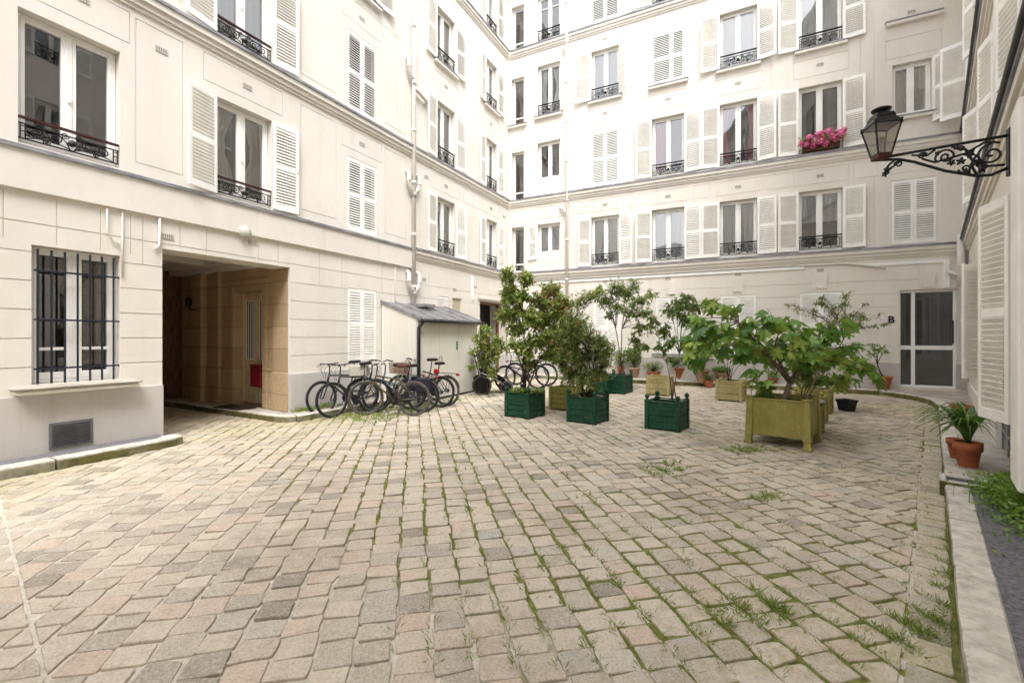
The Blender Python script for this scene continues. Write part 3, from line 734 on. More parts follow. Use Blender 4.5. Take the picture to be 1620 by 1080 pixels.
for a, c in GF:
    shutter(bb, a, c, 1.06, 2.9, -1, 0); shutter(bb, a, c, 1.06, 2.9, 1, 0)
    sill(bb, a, c, 1.05, [M['plaster_back'], M['lead']], .06, .08)
    mb = MB(); mb.box(a+.01, c-.01, .047, .057, 1.07, 2.89); mb.build('blind_panel', M['white'], bb)
    m_ = (a+c)/2
    mb = MB(); mb.prism([(m_-.12, 3.0), (m_+.12, 3.0), (m_+.16, 3.45), (m_-.16, 3.45)], 0, .03, M=Matrix.Rotation(pi/2, 4, 'X')); mb.build('keystone', M['plaster_back'], bb)
mb = MB(); mb.prism([(12.2, 2.92), (12.45, 2.92), (12.5, 3.38), (12.15, 3.38)], 0, .03, M=Matrix.Rotation(pi/2, 4, 'X')); mb.build('keystone', M['plaster_back'], bb)
for k, (a, c) in enumerate(WB):
    m_ = (a+c)/2; vent(bb, m_, 6.22); vent(bb, m_, 3.52+.0); vent(bb, m_, 9.4)
vent(bb, 12.0, 10.25); vent(bb, 3.75, 12.0)
# glazed door B
mb = MB()
for a, c, z0, z1 in ((11.75, 11.80, .27, 2.87), (12.86, 12.91, .27, 2.87), (11.80, 12.86, .27, .34), (11.80, 12.86, 2.80, 2.87), (11.80, 12.86, 1.28, 1.39), (12.02, 12.10, .34, 1.28), (12.02, 12.10, 1.39, 2.80)):
    mb.bbox(a, c, .10, .16, z0, z1, .005)
gd = mb.build('glazed_door', M['white'], bb)
mb = MB(); mb.add([(11.79, .13, .32), (12.87, .13, .32), (12.87, .13, 2.82), (11.79, .13, 2.82)], [(0,1,2,3)]); mb.build('pane', M['dimmed_door_glass'], gd)
mb = MB(); mb.tube([(12.84, .06, 1.45), (12.84, .05, 1.5), (12.84, .05, 2.0), (12.84, .06, 2.05)], .014, 6); mb.build('handle', M['iron'], gd, smooth=True)
mb = MB(); mb.bbox(11.70, 12.96, -.26, .2, .12, .265, .012); mb.build('doorstep', simple('pale_stone_step', (.58, .50, .40), .85, 0, .1, 5, .2), bb)
letter(bb, 'B', (11.50, -.012, 2.0), .26)
mb = MB(); mb.box(.05, 9.6, -.03, -.002, 3.58, 3.66); mb.box(11.0, 12.75, -.03, -.002, 3.55, 3.63); mb.box(12.63, 12.75, -.032, -.002, 2.9, 3.55); mb.build('cable_trunking', M['white'], bb)
mb = MB(); mb.tube([(1.0, -.03, 3.70), (9.0, -.03, 3.70), (10.6, -.03, 3.66), (11.15, -.05, 3.56), (11.45, -.06, 3.46)], .022, 6); mb.build('conduit', M['pipe'], bb, smooth=True)
downpipe(bb, 2.40, .3, ZT, .05)
mb = MB(); mb.tube([(2.40, -.09, 6.05), (2.28, -.09, 6.2), (2.1, -.05, 6.32)], .035, 8); mb.tube([(2.40, -.09, 11.85), (2.28, -.09, 12.0), (2.2, -.05, 12.05)], .035, 8); mb.build('branch_pipe', M['pipe'], bb, smooth=True)
downpipe(bb, 12.9, 2.9, 4.2, .075, -.22)
mb = MB(); mb.tube([(12.9, -.22, 3.0), (12.95, -.22, 2.8), (12.97, -.22, 1.2), (12.97, -.22, .3)], .06, 10); mb.tube([(12.9, -.22, 3.15), (12.75, -.16, 3.25), (12.7, -.05, 3.3)], .04, 8); mb.build('branch_pipe', M['pipe'], bb, smooth=True)
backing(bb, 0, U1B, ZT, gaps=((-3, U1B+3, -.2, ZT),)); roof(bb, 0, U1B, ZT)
# ================================================================== RIGHT BUILDING
rb = building('right_building', RW, 'cream courtyard building close on the right with open louvred shutters and the lantern bracket')
mats_r = [M['plaster_back'], M['plinth'], M['lead']]
U1R = 21.0
rects = [(0, U1R, -.3, .5, .03, 0)] + rust(0, U1R, .6, 3.5)
for z in (4.07, 6.78, 12.55): rects += course(.12, U1R, z)
WR = [(1.05, 2.0), (4.5, 5.45), (7.2, 8.15), (9.85, 10.85), (12.8, 13.8), (15.6, 16.6)]
RR = [(4.15, 5.85), (6.9, 8.7), (9.9, 11.6), (12.62, 14.3)]
ops = [(a, c, z0, z1, k, r) for k, (a, c) in enumerate(WR) for r, (z0, z1) in enumerate(RR)]
rects += [opening(*o[:4]) for o in ops]
gfr = [(a, c, .95, 2.82) for a, c in WR]; gfr[3] = (9.72, 10.8, .78, 3.03)
rects += [opening(*o) for o in gfr]
rects += [opening(7.3, 9.35, .12, .66, .3)]
facade(rb, 0, U1R, ZT, rects, mats_r)
for a, c, z0, z1, k, r in ops:
    window(rb, a, c, z0, z1, 'double', rnd.choice(['full', 'sides', None]) if k < 4 else None)
    if r < 4:
        railing(rb, a, c, z0)
        shutter(rb, a, c, z0, z1, -1, 96+5*r if (k == 0 and r > 0) else rnd.choice([172, 166, 158]), .5); shutter(rb, a, c, z0, z1, 1, rnd.choice([174, 170, 164]), .5)
for k, (a, c, z0, z1) in enumerate(gfr):
    window(rb, a, c, z0, z1)
    if k in (0, 1): shutter(rb, a, c, z0, z1, -1, 170, .52); shutter(rb, a, c, z0, z1, 1, 150 if k else 168, .52)
    if k == 2: shutter(rb, a, c, z0, z1, -1, 172, .5); shutter(rb, a, c, z0, z1, 1, 174, .5)
    if k == 3: shutter(rb, a, c, z0, z1, -1, 160, .52, -.10)
for z in (4.07, 6.78):
    mb = MB(); mb.tube([(.15, -.135, z+.025), (U1R-.2, -.135, z+.025)], .032, 8); mb.build('gutter', M['gutter'], rb, smooth=True)
mb = MB(); mb.bbox(10.32, 10.8, -.15, -.005, .40, 3.55, .012); mb.build('shutter_box', M['shutter'], rb)
mb = MB(); mb.box(7.305, 9.345, .10, .12, .13, .655, 0); mb.tube([(7.3, .03, .40), (9.35, .03, .40)], .010, 6, 1)
for u in (7.34, 7.98, 8.65, 9.31): mb.tube([(u, .03, .13), (u, .03, .655)], .010, 6, 1)
mb.build('cellar_window', [M['plastic'], M['lead']], rb)
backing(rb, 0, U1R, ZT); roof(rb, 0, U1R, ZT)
# ================================================================== REAR BUILDING (behind the viewer, seen in the panes)
EL = LW.P(-10.4); ER = RW.P(20.5)
XW = Line((ER.x, ER.y), (EL.x, EL.y))
xb = building('rear_building', XW, 'low cream facade added out of view at the near end of the courtyard for window reflections and light')
rects = []
for z in (4.07, 6.84): rects += course(.1, XW.len-.1, z)
xo = [(a, a+1.0, z0, z1) for a in [1.2+2.1*i for i in range(int((XW.len-2)/2.1))] for z0, z1 in ((.4, 2.9), (4.1, 5.8))]
rects += [opening(*o) for o in xo]
ZX = 7.2  # unseen height, kept low to let more sky light into the court
facade(xb, 0, XW.len, ZX, rects, mats_l)
for o in xo:
    window(xb, *o)
    if o[2] > 3: shutter(xb, *o, -1, 172, .5); shutter(xb, *o, 1, 172, .5)
mb = MB(); mb.box(0, XW.len, 1.6, 1.7, -.2, ZX); mb.build('inner_wall', M['inner'], xb); roof(xb, 0, XW.len, ZX)
# ================================================================== GROUND
def poly_in(p, poly):
    x, y = p; c = False; j = len(poly)-1
    for i in range(len(poly)):
        xi, yi = poly[i]; xj, yj = poly[j]
        if (yi > y) != (yj > y) and x < (xj-xi)*(y-yi)/(yj-yi)+xi: c = not c
        j = i
    return c
def xy(v): return (v.x, v.y)
KO = .60                                    # pavement width along the left facade
RK = [(-5.32, -5.72), (-2.5, -2.75), (2.0, 1.95), (4.52, 4.62), (9.0, 9.35), (9.42, 9.95), (9.62, 10.5), (9.62, 11.05), (9.42, 11.45), (9.0, 11.78)]
def back_edge(u): return xy(BW.P(u, .66))
BK = [back_edge(u) for u in (10.2, 8, 6, 4, 2, 1.0)]
LK = [xy(LW.P(u, .53)) for u in (12.3, 10, 8, 6, 4.6, 3.95)] + [xy(LW.P(3.55, .45)), xy(LW.P(3.5, .1))]
LK2 = [xy(LW.P(1.82, .25)), xy(LW.P(1.80, .48)), xy(LW.P(1.5, .60)), xy(LW.P(-10.4, .60))]
court = RK + BK + LK + [xy(LW.P(3.5, -4.3)), xy(LW.P(1.71, -4.3))] + LK2
# base sheet that carries the joints: one grid with the court's slight slope
mb = MB(); xs = [-14+.8*i for i in range(37)]; ys = [-9+.8*i for i in range(36)]
mb.add([(x, y, gz(x, y)-.012) for y in ys for x in xs], [(j*37+i, j*37+i+1, (j+1)*37+i+1, (j+1)*37+i) for j in range(35) for i in range(36)])
tag(mb.build('ground', M['joint']), None, None, kind='structure')
# cobbles: courses of setts, each its own irregular cushion
A = Vector((-.2161, .9764)); Bv = Vector((.9764, .2161))
r = random.Random(3); mb = MB()
SEAM0, SEAM1 = Vector((-4.68, 4.07)), Vector((-2.21, 2.10)); sd = (SEAM1-SEAM0).normalized(); sn = Vector((sd.y, -sd.x))
k = -60
rk_o, rk_d, rk_n = RW.o, RW.d, RW.n
def clip(poly, o, n):                        # keep the part of a convex outline where (p-o).n > 0
    out = []
    for i in range(len(poly)):
        a, b = poly[i-1], poly[i]; da, db = (a-o).dot(n), (b-o).dot(n)
        if (da > 0) != (db > 0): out.append(a.lerp(b, da/(da-db)))
        if db > 0: out.append(b)
    return out
def area(p): return abs(sum(p[i-1].x*p[i].y - p[i].x*p[i-1].y for i in range(len(p))))/2
def cobble(cx, cy, hw, hl, rot, zoff, cuts=()):
    ca, sa = cos(rot), sin(rot); j = .012
    q = [Vector((sx*hw + r.uniform(-j, j), sy*hl + r.uniform(-j, j))) for sx, sy in ((-1,-1),(1,-1),(1,1),(-1,1))]
    polys = [[Vector((cx + p.x*ca - p.y*sa, cy + p.x*sa + p.y*ca)) for p in q]]
    for o, n, both in cuts:
        nxt = []
        for p in polys:
            nxt.append(clip(p, o + n*r.uniform(.004, .012), n))
            if both: nxt.append(clip(p, o - n*.012, -n))
        polys = [p for p in nxt if len(p) > 2 and area(p) > .0035]
    for p in polys: stone(p, zoff)
def stone(crn, zoff):
    pts = []; m = len(crn); ctr = sum(crn, Vector((0,0)))/m
    for i in range(m):
        a, b, c = crn[i-1], crn[i], crn[(i+1) % m]
        cr = r.uniform(.04, .12)
        p1, p2 = b + (a-b)*cr, b + (c-b)*cr
        mm = (b+c)/2
        pts += [p1, (p1+p2)/2*.45 + b*.55, p2, mm + Vector((-(c-b).y, (c-b).x)).normalized()*r.uniform(-.006, .006)]
    n = len(pts); tx, ty = r.uniform(-.03, .03), r.uniform(-.03, .03)
    vs = []
    for s, z in ((1.0, -.035), (1.0, -.006), (.985, -.002), (.955, .0), (.86, .0005)):
        for p in pts:
            d_ = (p-ctr)*s; w_ = ctr + d_; vs.append((w_.x, w_.y, gz(w_.x, w_.y) + z + zoff + tx*d_.x + ty*d_.y + (r.uniform(-.001, .001) if s < 1 else 0)))
    vs.append((ctr.x, ctr.y, gz(ctr.x, ctr.y) + .001 + zoff + r.uniform(-.002, .003)))
    fs = []
    for a in range(4):
        for i in range(n): fs.append((a*n+i, a*n+(i+1) % n, (a+1)*n+(i+1) % n, (a+1)*n+i))
    for i in range(n): fs.append((4*n+i, 4*n+(i+1) % n, 5*n))
    mb.add(vs, fs)
KE = RW.uv(RK[3])[1]
pass_in = lambda p: -4.2 < -LW.uv(p)[1] and LW.uv(p)[1] < .7 and 1.62 < LW.uv(p)[0] < 3.6
ncob = 0
for i in range(-75, 82):                                  # columns run away from the viewer
    cw = .205; u = i*cw; v = -8.5 + r.random()*.3
    while v < 19:
        L_ = r.choice([.15, .16, .165, .17, .18, .19, .20])
        wob = .007*sin(v*1.3+i*.25)
        c = Bv*(u+wob+r.uniform(-.006, .006)) + A*(v+L_/2)
        big = r.random() < .012
        ok = False
        if c.y > -1.0 and -11 < c.x < 11.5:
            ok = poly_in(c, court) or poly_in(c+A*.12, court) or poly_in(c-A*.12, court) or poly_in(c+Bv*.1, court) or poly_in(c-Bv*.1, court)
            cuts = []
            dS = (c-SEAM0).dot(sn); tS = (c-SEAM0).dot(sd)
            if abs(dS) < .2 and -1.6 < tS < 5.5: cuts.append((SEAM0, sn, True))
            dk = (c-rk_o).dot(rk_n)
            if 1.0 < c.y < 9.0:
                if dk < KE+.05: ok = False
                elif dk < KE+.5: cuts.append((rk_o + rk_n*(KE+.20), rk_n, False))
        if ok:
            ms = .55*c.x + .62*c.y - 1.9; g_ = r.uniform(.004, .0115) if ms < .1 else r.uniform(.006, .0125)
            cobble(c.x, c.y, cw/2-g_, L_/2-g_*.8, atan2(Bv.y, Bv.x)+r.uniform(-.03, .03), r.uniform(-.006, .005) + .006*sin(c.x*1.1)*cos(c.y*.9), cuts); ncob += 1
        v += L_
# gutter course beside the right kerb
t = -2.0
while t < 16:
    L_ = r.uniform(.2, .3); p = rk_o + rk_d*(rk_d.dot(Vector((9.3, 9.6))-rk_o) + t + L_/2) + rk_n*(KE+.10)
    if 1.0 < p.y < 9.0: cobble(p.x, p.y, L_/2-.005, .092, atan2(rk_d.y, rk_d.x), -.006)
    t += L_
tag(mb.build('cobblestone_paving', M['cobble']), None, None, kind='structure')
# pavements and kerbs
def topz(h): return lambda x, y: gz(x, y)+h
def strip(name, inner, outer, h, m, kind='structure', b=.0):
    mb = MB()
    for i in range(len(inner)-1):
        a0, a1, b0, b1 = inner[i], inner[i+1], outer[i], outer[i+1]
        mb.prism([a0, b0, b1, a1], -.12, topz(h))
    return mb
def offset(pl, d):
    out = []
    for i, p in enumerate(pl):
        a = Vector(pl[max(i-1, 0)]); b = Vector(pl[min(i+1, len(pl)-1)]); t = (b-a).normalized()
        out.append((p[0]+t.y*d, p[1]-t.x*d))
    return out
def kerb(name, line, w, h, step=1.1, out=1, seed=1):
    rr = random.Random(seed)
    pts = [Vector(p) for p in line]; cum = [0]
    for i in range(len(pts)-1): cum.append(cum[-1]+(pts[i+1]-pts[i]).length)
    def pt(s):
        for i in range(len(pts)-1):
            if s <= cum[i+1] or i == len(pts)-2:
                t = (s-cum[i])/(cum[i+1]-cum[i]); return pts[i].lerp(pts[i+1], t)
    mb = MB(); s = 0
    while s < cum[-1]-.05:
        L_ = min(rr.uniform(.8, 1.3)*step, cum[-1]-s); n = max(2, int(L_/.16)); dz = rr.uniform(-.008, .008); g_ = .011
        ring = []
        for i in range(n+1):
            q = s+g_+(L_-2*g_)*i/n; p = pt(q); t = (pt(min(q+.05, cum[-1]))-pt(max(q-.05, 0))).normalized(); nn = Vector((t.y, -t.x))*out
            z = gz(p.x, p.y)+h+dz; e = .022+rr.uniform(-.006, .006); j = rr.uniform(-.005, .005)
            prof = [(0+j, -.1), (j, z-e), (j+e*.35, z-e*.3), (e+j, z+rr.uniform(-.003, .003)), (w-.012, z+.0), (w, z-.012), (w, -.1)]
            ring.append([(p.x+nn.x*a, p.y+nn.y*a, zz) for a, zz in prof])
        m = len(ring[0]); vs = [v_ for rg in ring for v_ in rg]
        fs = [(i*m+k_, i*m+k_+1, (i+1)*m+k_+1, (i+1)*m+k_) for i in range(n) for k_ in range(m-1)] + [tuple(range(m)), tuple(n*m+k_ for k_ in range(m))[::-1]]
        mb.add(vs, fs); s += L_
    o = tag(mb.build(name, M['kerb']), None, None, kind='structure')
    bm_fix(o); return o
def bm_fix(o):
    import bmesh
    bm = bmesh.new(); bm.from_mesh(o.data); bmesh.ops.recalc_face_normals(bm, faces=bm.faces); bm.to_mesh(o.data); bm.free()
kl = [xy(LW.P(-10.4, .62)), xy(LW.P(1.45, .60)), xy(LW.P(1.72, .55)), xy(LW.P(1.80, .42)), xy(LW.P(1.80, .22))]
kerb('kerb', kl, .24, .13, 1.5, -1, 1)
kr = [xy(LW.P(3.50, -4.1)), xy(LW.P(3.50, .0)), xy(LW.P(3.52, .30)), xy(LW.P(3.62, .46)), xy(LW.P(3.85, .53))] + [xy(LW.P(u, .53)) for u in (5, 7, 9, 11, 12.2)]
kerb('kerb', kr, .17, .12, 1.1, -1, 2)
kerb('kerb', RK + BK, .19, .125, 1.2, 1, 3)
def flat(name, poly, h, m, kind='structure'):
    mb = MB(); mb.prism(poly, -.12, topz(h), 0)
    o = tag(mb.build(name, M[m]), None, None, kind=kind); bm_fix(o); return o
flat('pavement', [xy(LW.P(-10.4, -.03)), xy(LW.P(-10.4, .42)), xy(LW.P(1.60, .42)), xy(LW.P(1.63, .2)), xy(LW.P(1.66, -.03))], .118, 'asphalt')
mb = MB(); mb.prism([xy(LW.P(3.64, -4.2)), xy(LW.P(4.0, -4.2)), xy(LW.P(4.0, .38)), xy(LW.P(3.80, .38)), xy(LW.P(3.64, .20))][::-1], -.12, topz(.112))
for i in range(16):
    a, c = 4.0+.58*i, 4.0+.58*(i+1); mb.prism([xy(LW.P(a, .38)), xy(LW.P(c, .38)), xy(LW.P(c, -.75)), xy(LW.P(a, -.75))], -.12, topz(.112))
o = tag(mb.build('pavement', M['slab']), None, None, kind='structure'); bm_fix(o)
mb = MB()
bs = [BW.P(u, .475) for u in [.3+.6*i for i in range(17)]]; be = [BW.P(u, -.05) for u in [.3+.6*i for i in range(17)]]
for i in range(16): mb.prism([xy(bs[i]), xy(bs[i+1]), xy(be[i+1]), xy(be[i])], -.12, topz(.118))
o = tag(mb.build('pavement', M['slab']), None, None, kind='structure'); bm_fix(o)
ix = [Vector(p) for p in RK]
def off(p, q, d):
    t = (Vector(q)-Vector(p)).normalized(); return Vector((t.y, -t.x))*d
mb = MB()
rin = offset(RK, .185); wallpts = []
for p in rin:
    u, v = RW.uv(p); wallpts.append(xy(RW.P(max(u, -.05), -.05)))
for i in range(len(rin)-1): 
    if i < 3: continue
    mb.prism([rin[i], wallpts[i], wallpts[i+1], rin[i+1]], -.12, topz(.119))
mb.prism([rin[-1], wallpts[-1], xy(C1+Vector((.2,.1))), xy(BW.P(9.9, -.05)), xy(BW.P(9.9, .475))], -.12, topz(.117))
o = tag(mb.build('pavement', M['slab']), None, None, kind='structure'); bm_fix(o)
mb = MB()
for i in range(3): mb.prism([rin[i], wallpts[i], wallpts[i+1], rin[i+1]], -.12, topz(.116))
o = tag(mb.build('pavement', M['asphalt']), None, None, kind='structure'); bm_fix(o)
# ================================================================== SHED
sh = empty('bike_shed', LW.P(6.42, 0, 0), LW.ang, 'cream plank lean-to shed with ribbed zinc roof and double doors against the wall', 'shed')
SW, SD = 2.66, 1.15                         # local: x along the wall, -y into the court
mb = MB()
n = 12
for i in range(n):
    y0 = -SD + (SD-.02)*i/n; y1 = -SD + (SD-.02)*(i+1)/n - .006
    zt = lambda y: 2.46 + .40*y/SD
    mb.add([(0, y0, 0), (0, y1, 0), (0, y1, zt(y1)), (0, y0, zt(y0)), (.03, y0, 0), (.03, y1, 0), (.03, y1, zt(y1)), (.03, y0, zt(y0))], [(0,3,2,1), (4,5,6,7), (0,1,5,4), (3,7,6,2), (1,2,6,5), (0,4,7,3)])
    mb.add([(SW-.03, y0, 0), (SW-.03, y1, 0), (SW-.03, y1, zt(y1)), (SW-.03, y0, zt(y0)), (SW, y0, 0), (SW, y1, 0), (SW, y1, zt(y1)), (SW, y0, zt(y0))], [(0,3,2,1), (4,5,6,7), (0,1,5,4), (3,7,6,2), (1,2,6,5), (0,4,7,3)])
mb.bbox(.0, .07, -SD-.02, -SD+.03, 0, 2.04, .005); mb.bbox(SW-.05, SW+.004, -SD-.02, -SD+.03, 0, 2.04, .005); mb.box(.071, SW-.051, -SD-.01, -SD+.03, 1.98, 2.04)
mb.build('wall_panel', M['shed'], sh)
mb = MB(); mb.box(.08, SW, -SD-.005, -SD+.02, .0, .08); mb.box(-.005, SW+.005, -SD-.012, -SD-.0055, 0, .05); mb.build('base_rail', M['gutter'], sh)
for x0, x1, nb in ((.075, .85, 7), (.86, 1.70, 8), (1.71, SW-.055, 9)):
    mb = MB()
    for i in range(nb):
        a = x0+(x1-x0)*i/nb; mb.bbox(a, a+(x1-x0)/nb-.0015, -SD-.03, -SD-.006, .085, 1.975, .003)
    for z in (.4, 1.72): mb.box(x0+.02, x0+.16, -SD-.036, -SD-.0305, z, z+.03)
    d = mb.build('door', M['shed'], sh)
    if x0 < 1: 
        hb = MB(); xx = x1-.06 if x0 < .5 else x0+.05; hb.tube([(xx, -SD-.03, 1.0), (xx, -SD-.07, 1.0), (xx, -SD-.07, 1.12), (xx, -SD-.03, 1.12)], .008, 6); hb.build('handle', M['chrome'], d)
mb = MB(); mb.bbox(1.58, 1.64, -SD-.045, -SD-.031, 1.28, 1.50, .004); mb.build('door_sign', simple('green_sign', (.02, .16, .09), .5, 0, .1, 5), sh)
mb = MB()
yo = -SD-.14
def rz_(y): return 2.52 + .40*y/SD
mb.add([(-.03, 0, rz_(0)), (SW+.03, 0, rz_(0)), (SW+.03, yo, rz_(yo)), (-.03, yo, rz_(yo)), (-.03, 0, rz_(0)-.05), (SW+.03, 0, rz_(0)-.05), (SW+.03, yo, rz_(yo)-.05), (-.03, yo, rz_(yo)-.05)], [(0,3,2,1), (4,5,6,7), (3,7,6,2), (0,4,7,3), (1,2,6,5)])
for i in range(6):
    x = .0+i*(SW)/5; mb.tube([(x, 0, rz_(0)+.012), (x, yo, rz_(yo)+.012)], .018, 6)
mb.bbox(1.0, 1.5, -.55, -.12, rz_(-.35)+.02, rz_(-.3)+.09, .01)
mb.build('roof', M['zinc'], sh)
mb = MB(); mb.tube([(-.02, yo-.03, rz_(yo)-.05), (SW+.12, yo-.03, rz_(yo)-.07)], .045, 8)
mb.tube([(.06, yo-.03, rz_(yo)-.06), (.02, yo, rz_(yo)-.12), (.0, -SD-.06, 1.85), (.0, -SD-.06, .05)], .042, 8); mb.build('gutter', M['gutter'], sh, smooth=True)
# ================================================================== PLANTERS
def planter_proto(s, h, paint, ball, rails, feet=0, name='wooden_planter'):
    root = empty(name, (0,0,0), 0, 'x', 'planter')
    p = .075 if not feet else .10; a = s/2
    for sx in (-1, 1):
        for sy in (-1, 1):
            mb = MB()
            if feet:
                ox, oy = sx*.024, sy*.024; X, Y = sx*(a-p/2), sy*(a-p/2)
                q = []
                for z, w, k in ((0, p*.54, 1.0), (.045, p*.54, 1.0), (.055, p*.44, .9), (.13, p*.44, .7), (.14, p*.54, .65), (.16, p*.47, .6), (h, p*.45, 0), (h+.012, p*.55, 0), (h+.03, p*.55, 0)):
                    q.append([(X+ox*k+i*w, Y+oy*k+j*w, z) for i, j in ((-1,-1),(1,-1),(1,1),(-1,1))])
                vs = [v_ for rg in q for v_ in rg]; L_ = len(q)
                mb.add(vs, [(i*4+k_, i*4+(k_+1) % 4, (i+1)*4+(k_+1) % 4, (i+1)*4+k_) for i in range(L_-1) for k_ in range(4)] + [(3,2,1,0), tuple(L_*4-4+k_ for k_ in range(4))])
            else:
                mb.bbox(sx*a-(p if sx > 0 else 0), sx*a+(p if sx < 0 else 0), sy*a-(p if sy > 0 else 0), sy*a+(p if sy < 0 else 0), 0, h+.045, .007)
            po = mb.build('post', M[paint], root)
            if ball:
                mb = MB(); R_ = .042 if ball == 1 else .034
                pr = [(R_*.5, -.012), (R_*.5, .004)] + [(R_*sin(pi*(.18+.82*i/8)), .004+R_-R_*cos(pi*(.18+.80*i/8))*1.0) for i in range(9)]
                mb.lathe([(max(r_, .001), z_) for r_, z_ in pr], 12, 0, (sx*(a-p/2), sy*(a-p/2), h+.055)); mb.build('finial', M[paint], po, smooth=True)
    for k in range(4):
        mb = MB(); T = Matrix.Rotation(k*pi/2, 4, 'Z'); lo = .03 if not feet else .15; nb = rails
        y0, y1 = -a+.018, -a+.043
        if feet:
            mb.bbox(-a+p-.02, a-p+.02, y0, y1, lo, h-.02, .006, 0, T); mb.bbox(-a+p-.02, a-p+.02, y0-.008, y1+.004, h-.0199, h+.008, .005, 0, T)
        else:
            hb = (h-lo)/nb
            for i in range(nb): mb.bbox(-a+p-.004, a-p+.004, y0, y1, lo+i*hb, lo+(i+1)*hb-.009, .007, 0, T)
            mb.bbox(-a+p-.004, a-p+.004, y0-.010, y0-.0005, lo, lo+.045, .004, 0, T)
            mb.bbox(-a+p-.004, a-p+.004, y0-.010, y0-.0005, h-.13 if ball == 1 else h-.05, h-.09 if ball == 1 else h, .004, 0, T)
            mb.bbox(-a+p-.004, a-p+.004, y0-.012, y1+.006, h, h+.022, .005, 0, T)
        mb.build('panel', M[paint], root)
    mb = MB(); g = 10; q = a-.045; rr = random.Random(5)
    mb.add([(-q+2*q*i/g, -q+2*q*j/g, h-.075+rr.uniform(-.02, .025)) for j in range(g+1) for i in range(g+1)], [(j*(g+1)+i, j*(g+1)+i+1, (j+1)*(g+1)+i+1, (j+1)*(g+1)+i) for j in range(g) for i in range(g)])
    mb.build('soil', M['soil'], root)
    return root
used = set()
def place(proto, loc, rz, label, group):
    o = proto if proto.name not in used else copy_tree(proto)
    used.add(proto.name); used.add(o.name); o.location = loc; o.rotation_euler.z = rz; o['label'] = label; o['group'] = group; return o
def corner(px, py, s, th):                   # square box from its near corner on the ground; th = how far its front turns away to the left
    p = ground(px, py); f = Vector((cos(th), -sin(th))); n = Vector((sin(th), cos(th))); m_ = Vector((p.x, p.y)) - f*s/2 + n*s/2
    return Vector((m_.x, m_.y, gz(m_.x, m_.y))), -th
TH = radians(37); PS = .61
gp = planter_proto(PS, .48, 'green', 1, 4)
GG, OG = 'dark green box planters with ball finials', 'ochre wooden box planters'
PL = {}
for key, a, lab in (('P1', (836.3, 663.8), 'dark green box planter with ball finials, leftmost, under the tall red-tipped tree'),
        ('P2', (941.6, 673.3), 'dark green box planter with ball finials holding the dense narrow-leaved bush'),
        ('P3', (1075, 685), 'dark green box planter with ball finials, nearest, with a thin leaning stem'),
        ('P4', (987.7, 624.2), 'dark green box planter far back near the terracotta pots on the pavement')):
    c, t = corner(*a, PS, TH); PL[key] = place(gp, c, t, lab, GG)
PL['P5'] = place(gp, ground(951, 621), -TH, 'dark green box planter mostly hidden behind the dense narrow-leaved bush', GG)
op = planter_proto(.57, .47, 'ochre', 2, 4, name='wooden_planter')
opp = planter_proto(.60, .47, 'ochre_pale', 0, 3, name='wooden_planter')
bigp = planter_proto(.83, .70, 'ochre', 0, 1, feet=1, name='wooden_planter')
c, t = corner(903, 651, .57, TH); PL['Y1'] = place(op, c, t, 'mustard ochre box planter standing between the two front green planters', OG)
c, t = corner(1059, 627, .60, radians(30)); PL['Y2'] = place(opp, c, t, 'pale ochre slatted planter behind the nearest green planter, no finials', OG)
c, t = corner(1174, 637, .60, TH); PL['Y3'] = place(opp, c, t, 'pale ochre planter with thin twiggy shrub left of the fig', OG)
c, t = corner(1279.5, 714, .80, radians(43)); PL['Y4'] = place(bigp, c, t, 'large mustard planter on tapered feet holding the fig tree', OG)
for key, px, py, lab in (('Y5', 1305, 683, 'ochre box planter directly behind the large fig planter, rimmed with stones'), ('Y6', 1311, 665, 'ochre box planter second behind the fig planter, in the row'),
                       ('Y7', 1319, 650, 'ochre box planter at the far end of the row behind the fig')):
    th = radians(43); q = ground(px, py); x, y = q.x - .285*(cos(th)+sin(th)), q.y - .285*(cos(th)-sin(th))
    PL[key] = place(op, (x, y, gz(x, y)), -th, lab, OG)
# ================================================================== PLANTS
def leaf_lance(mb, p, d, n, L, w, m=0):                  # pointed leaf folded along its midrib
    s = d.cross(n)
    if s.length < 1e-6: s = d.orthogonal()
    s.normalize(); n = s.cross(d).normalized()
    a = p + d*L*.45 + s*w*.5 - n*w*.12; b = p + d*L*.45 - s*w*.5 - n*w*.12; t = p + d*L - n*L*.12
    mb.add([p, a, t, b], [(0,1,2), (0,2,3)], m)
FIG = [(.0,.0),(.16,.02),(.36,-.06),(.50,.10),(.40,.24),(.30,.32),(.52,.44),(.50,.62),(.34,.62),(.17,.55),(.16,.78),(.0,1.0)]
def leaf_fig(mb, p, d, n, L, w, m=0):
    r_fold = .12 + .5*((p.x*37.7 + p.z*91.3) % 1)
    s = d.cross(n)
    if s.length < 1e-6: s = d.orthogonal()
    s.normalize(); n = s.cross(d).normalized()
    half = FIG; pts = []
    for x, y in half: pts.append((x, y))
    for x, y in half[-2:0:-1]: pts.append((-x, y))
    q = [p + s*(x*w) + d*(y*L) + n*(-abs(x)*w*r_fold - y*y*L*.28) for x, y in pts]
    c = p + d*L*.42 + n*(-.04*L)
    k = len(q); mb.add(q + [c], [(i, (i+1) % k, k) for i in range(k)], m)
def bez(a, b, c, n=7): return [a*((1-t)**2) + b*(2*t*(1-t)) + c*(t*t) for t in [i/n for i in range(n+1)]]
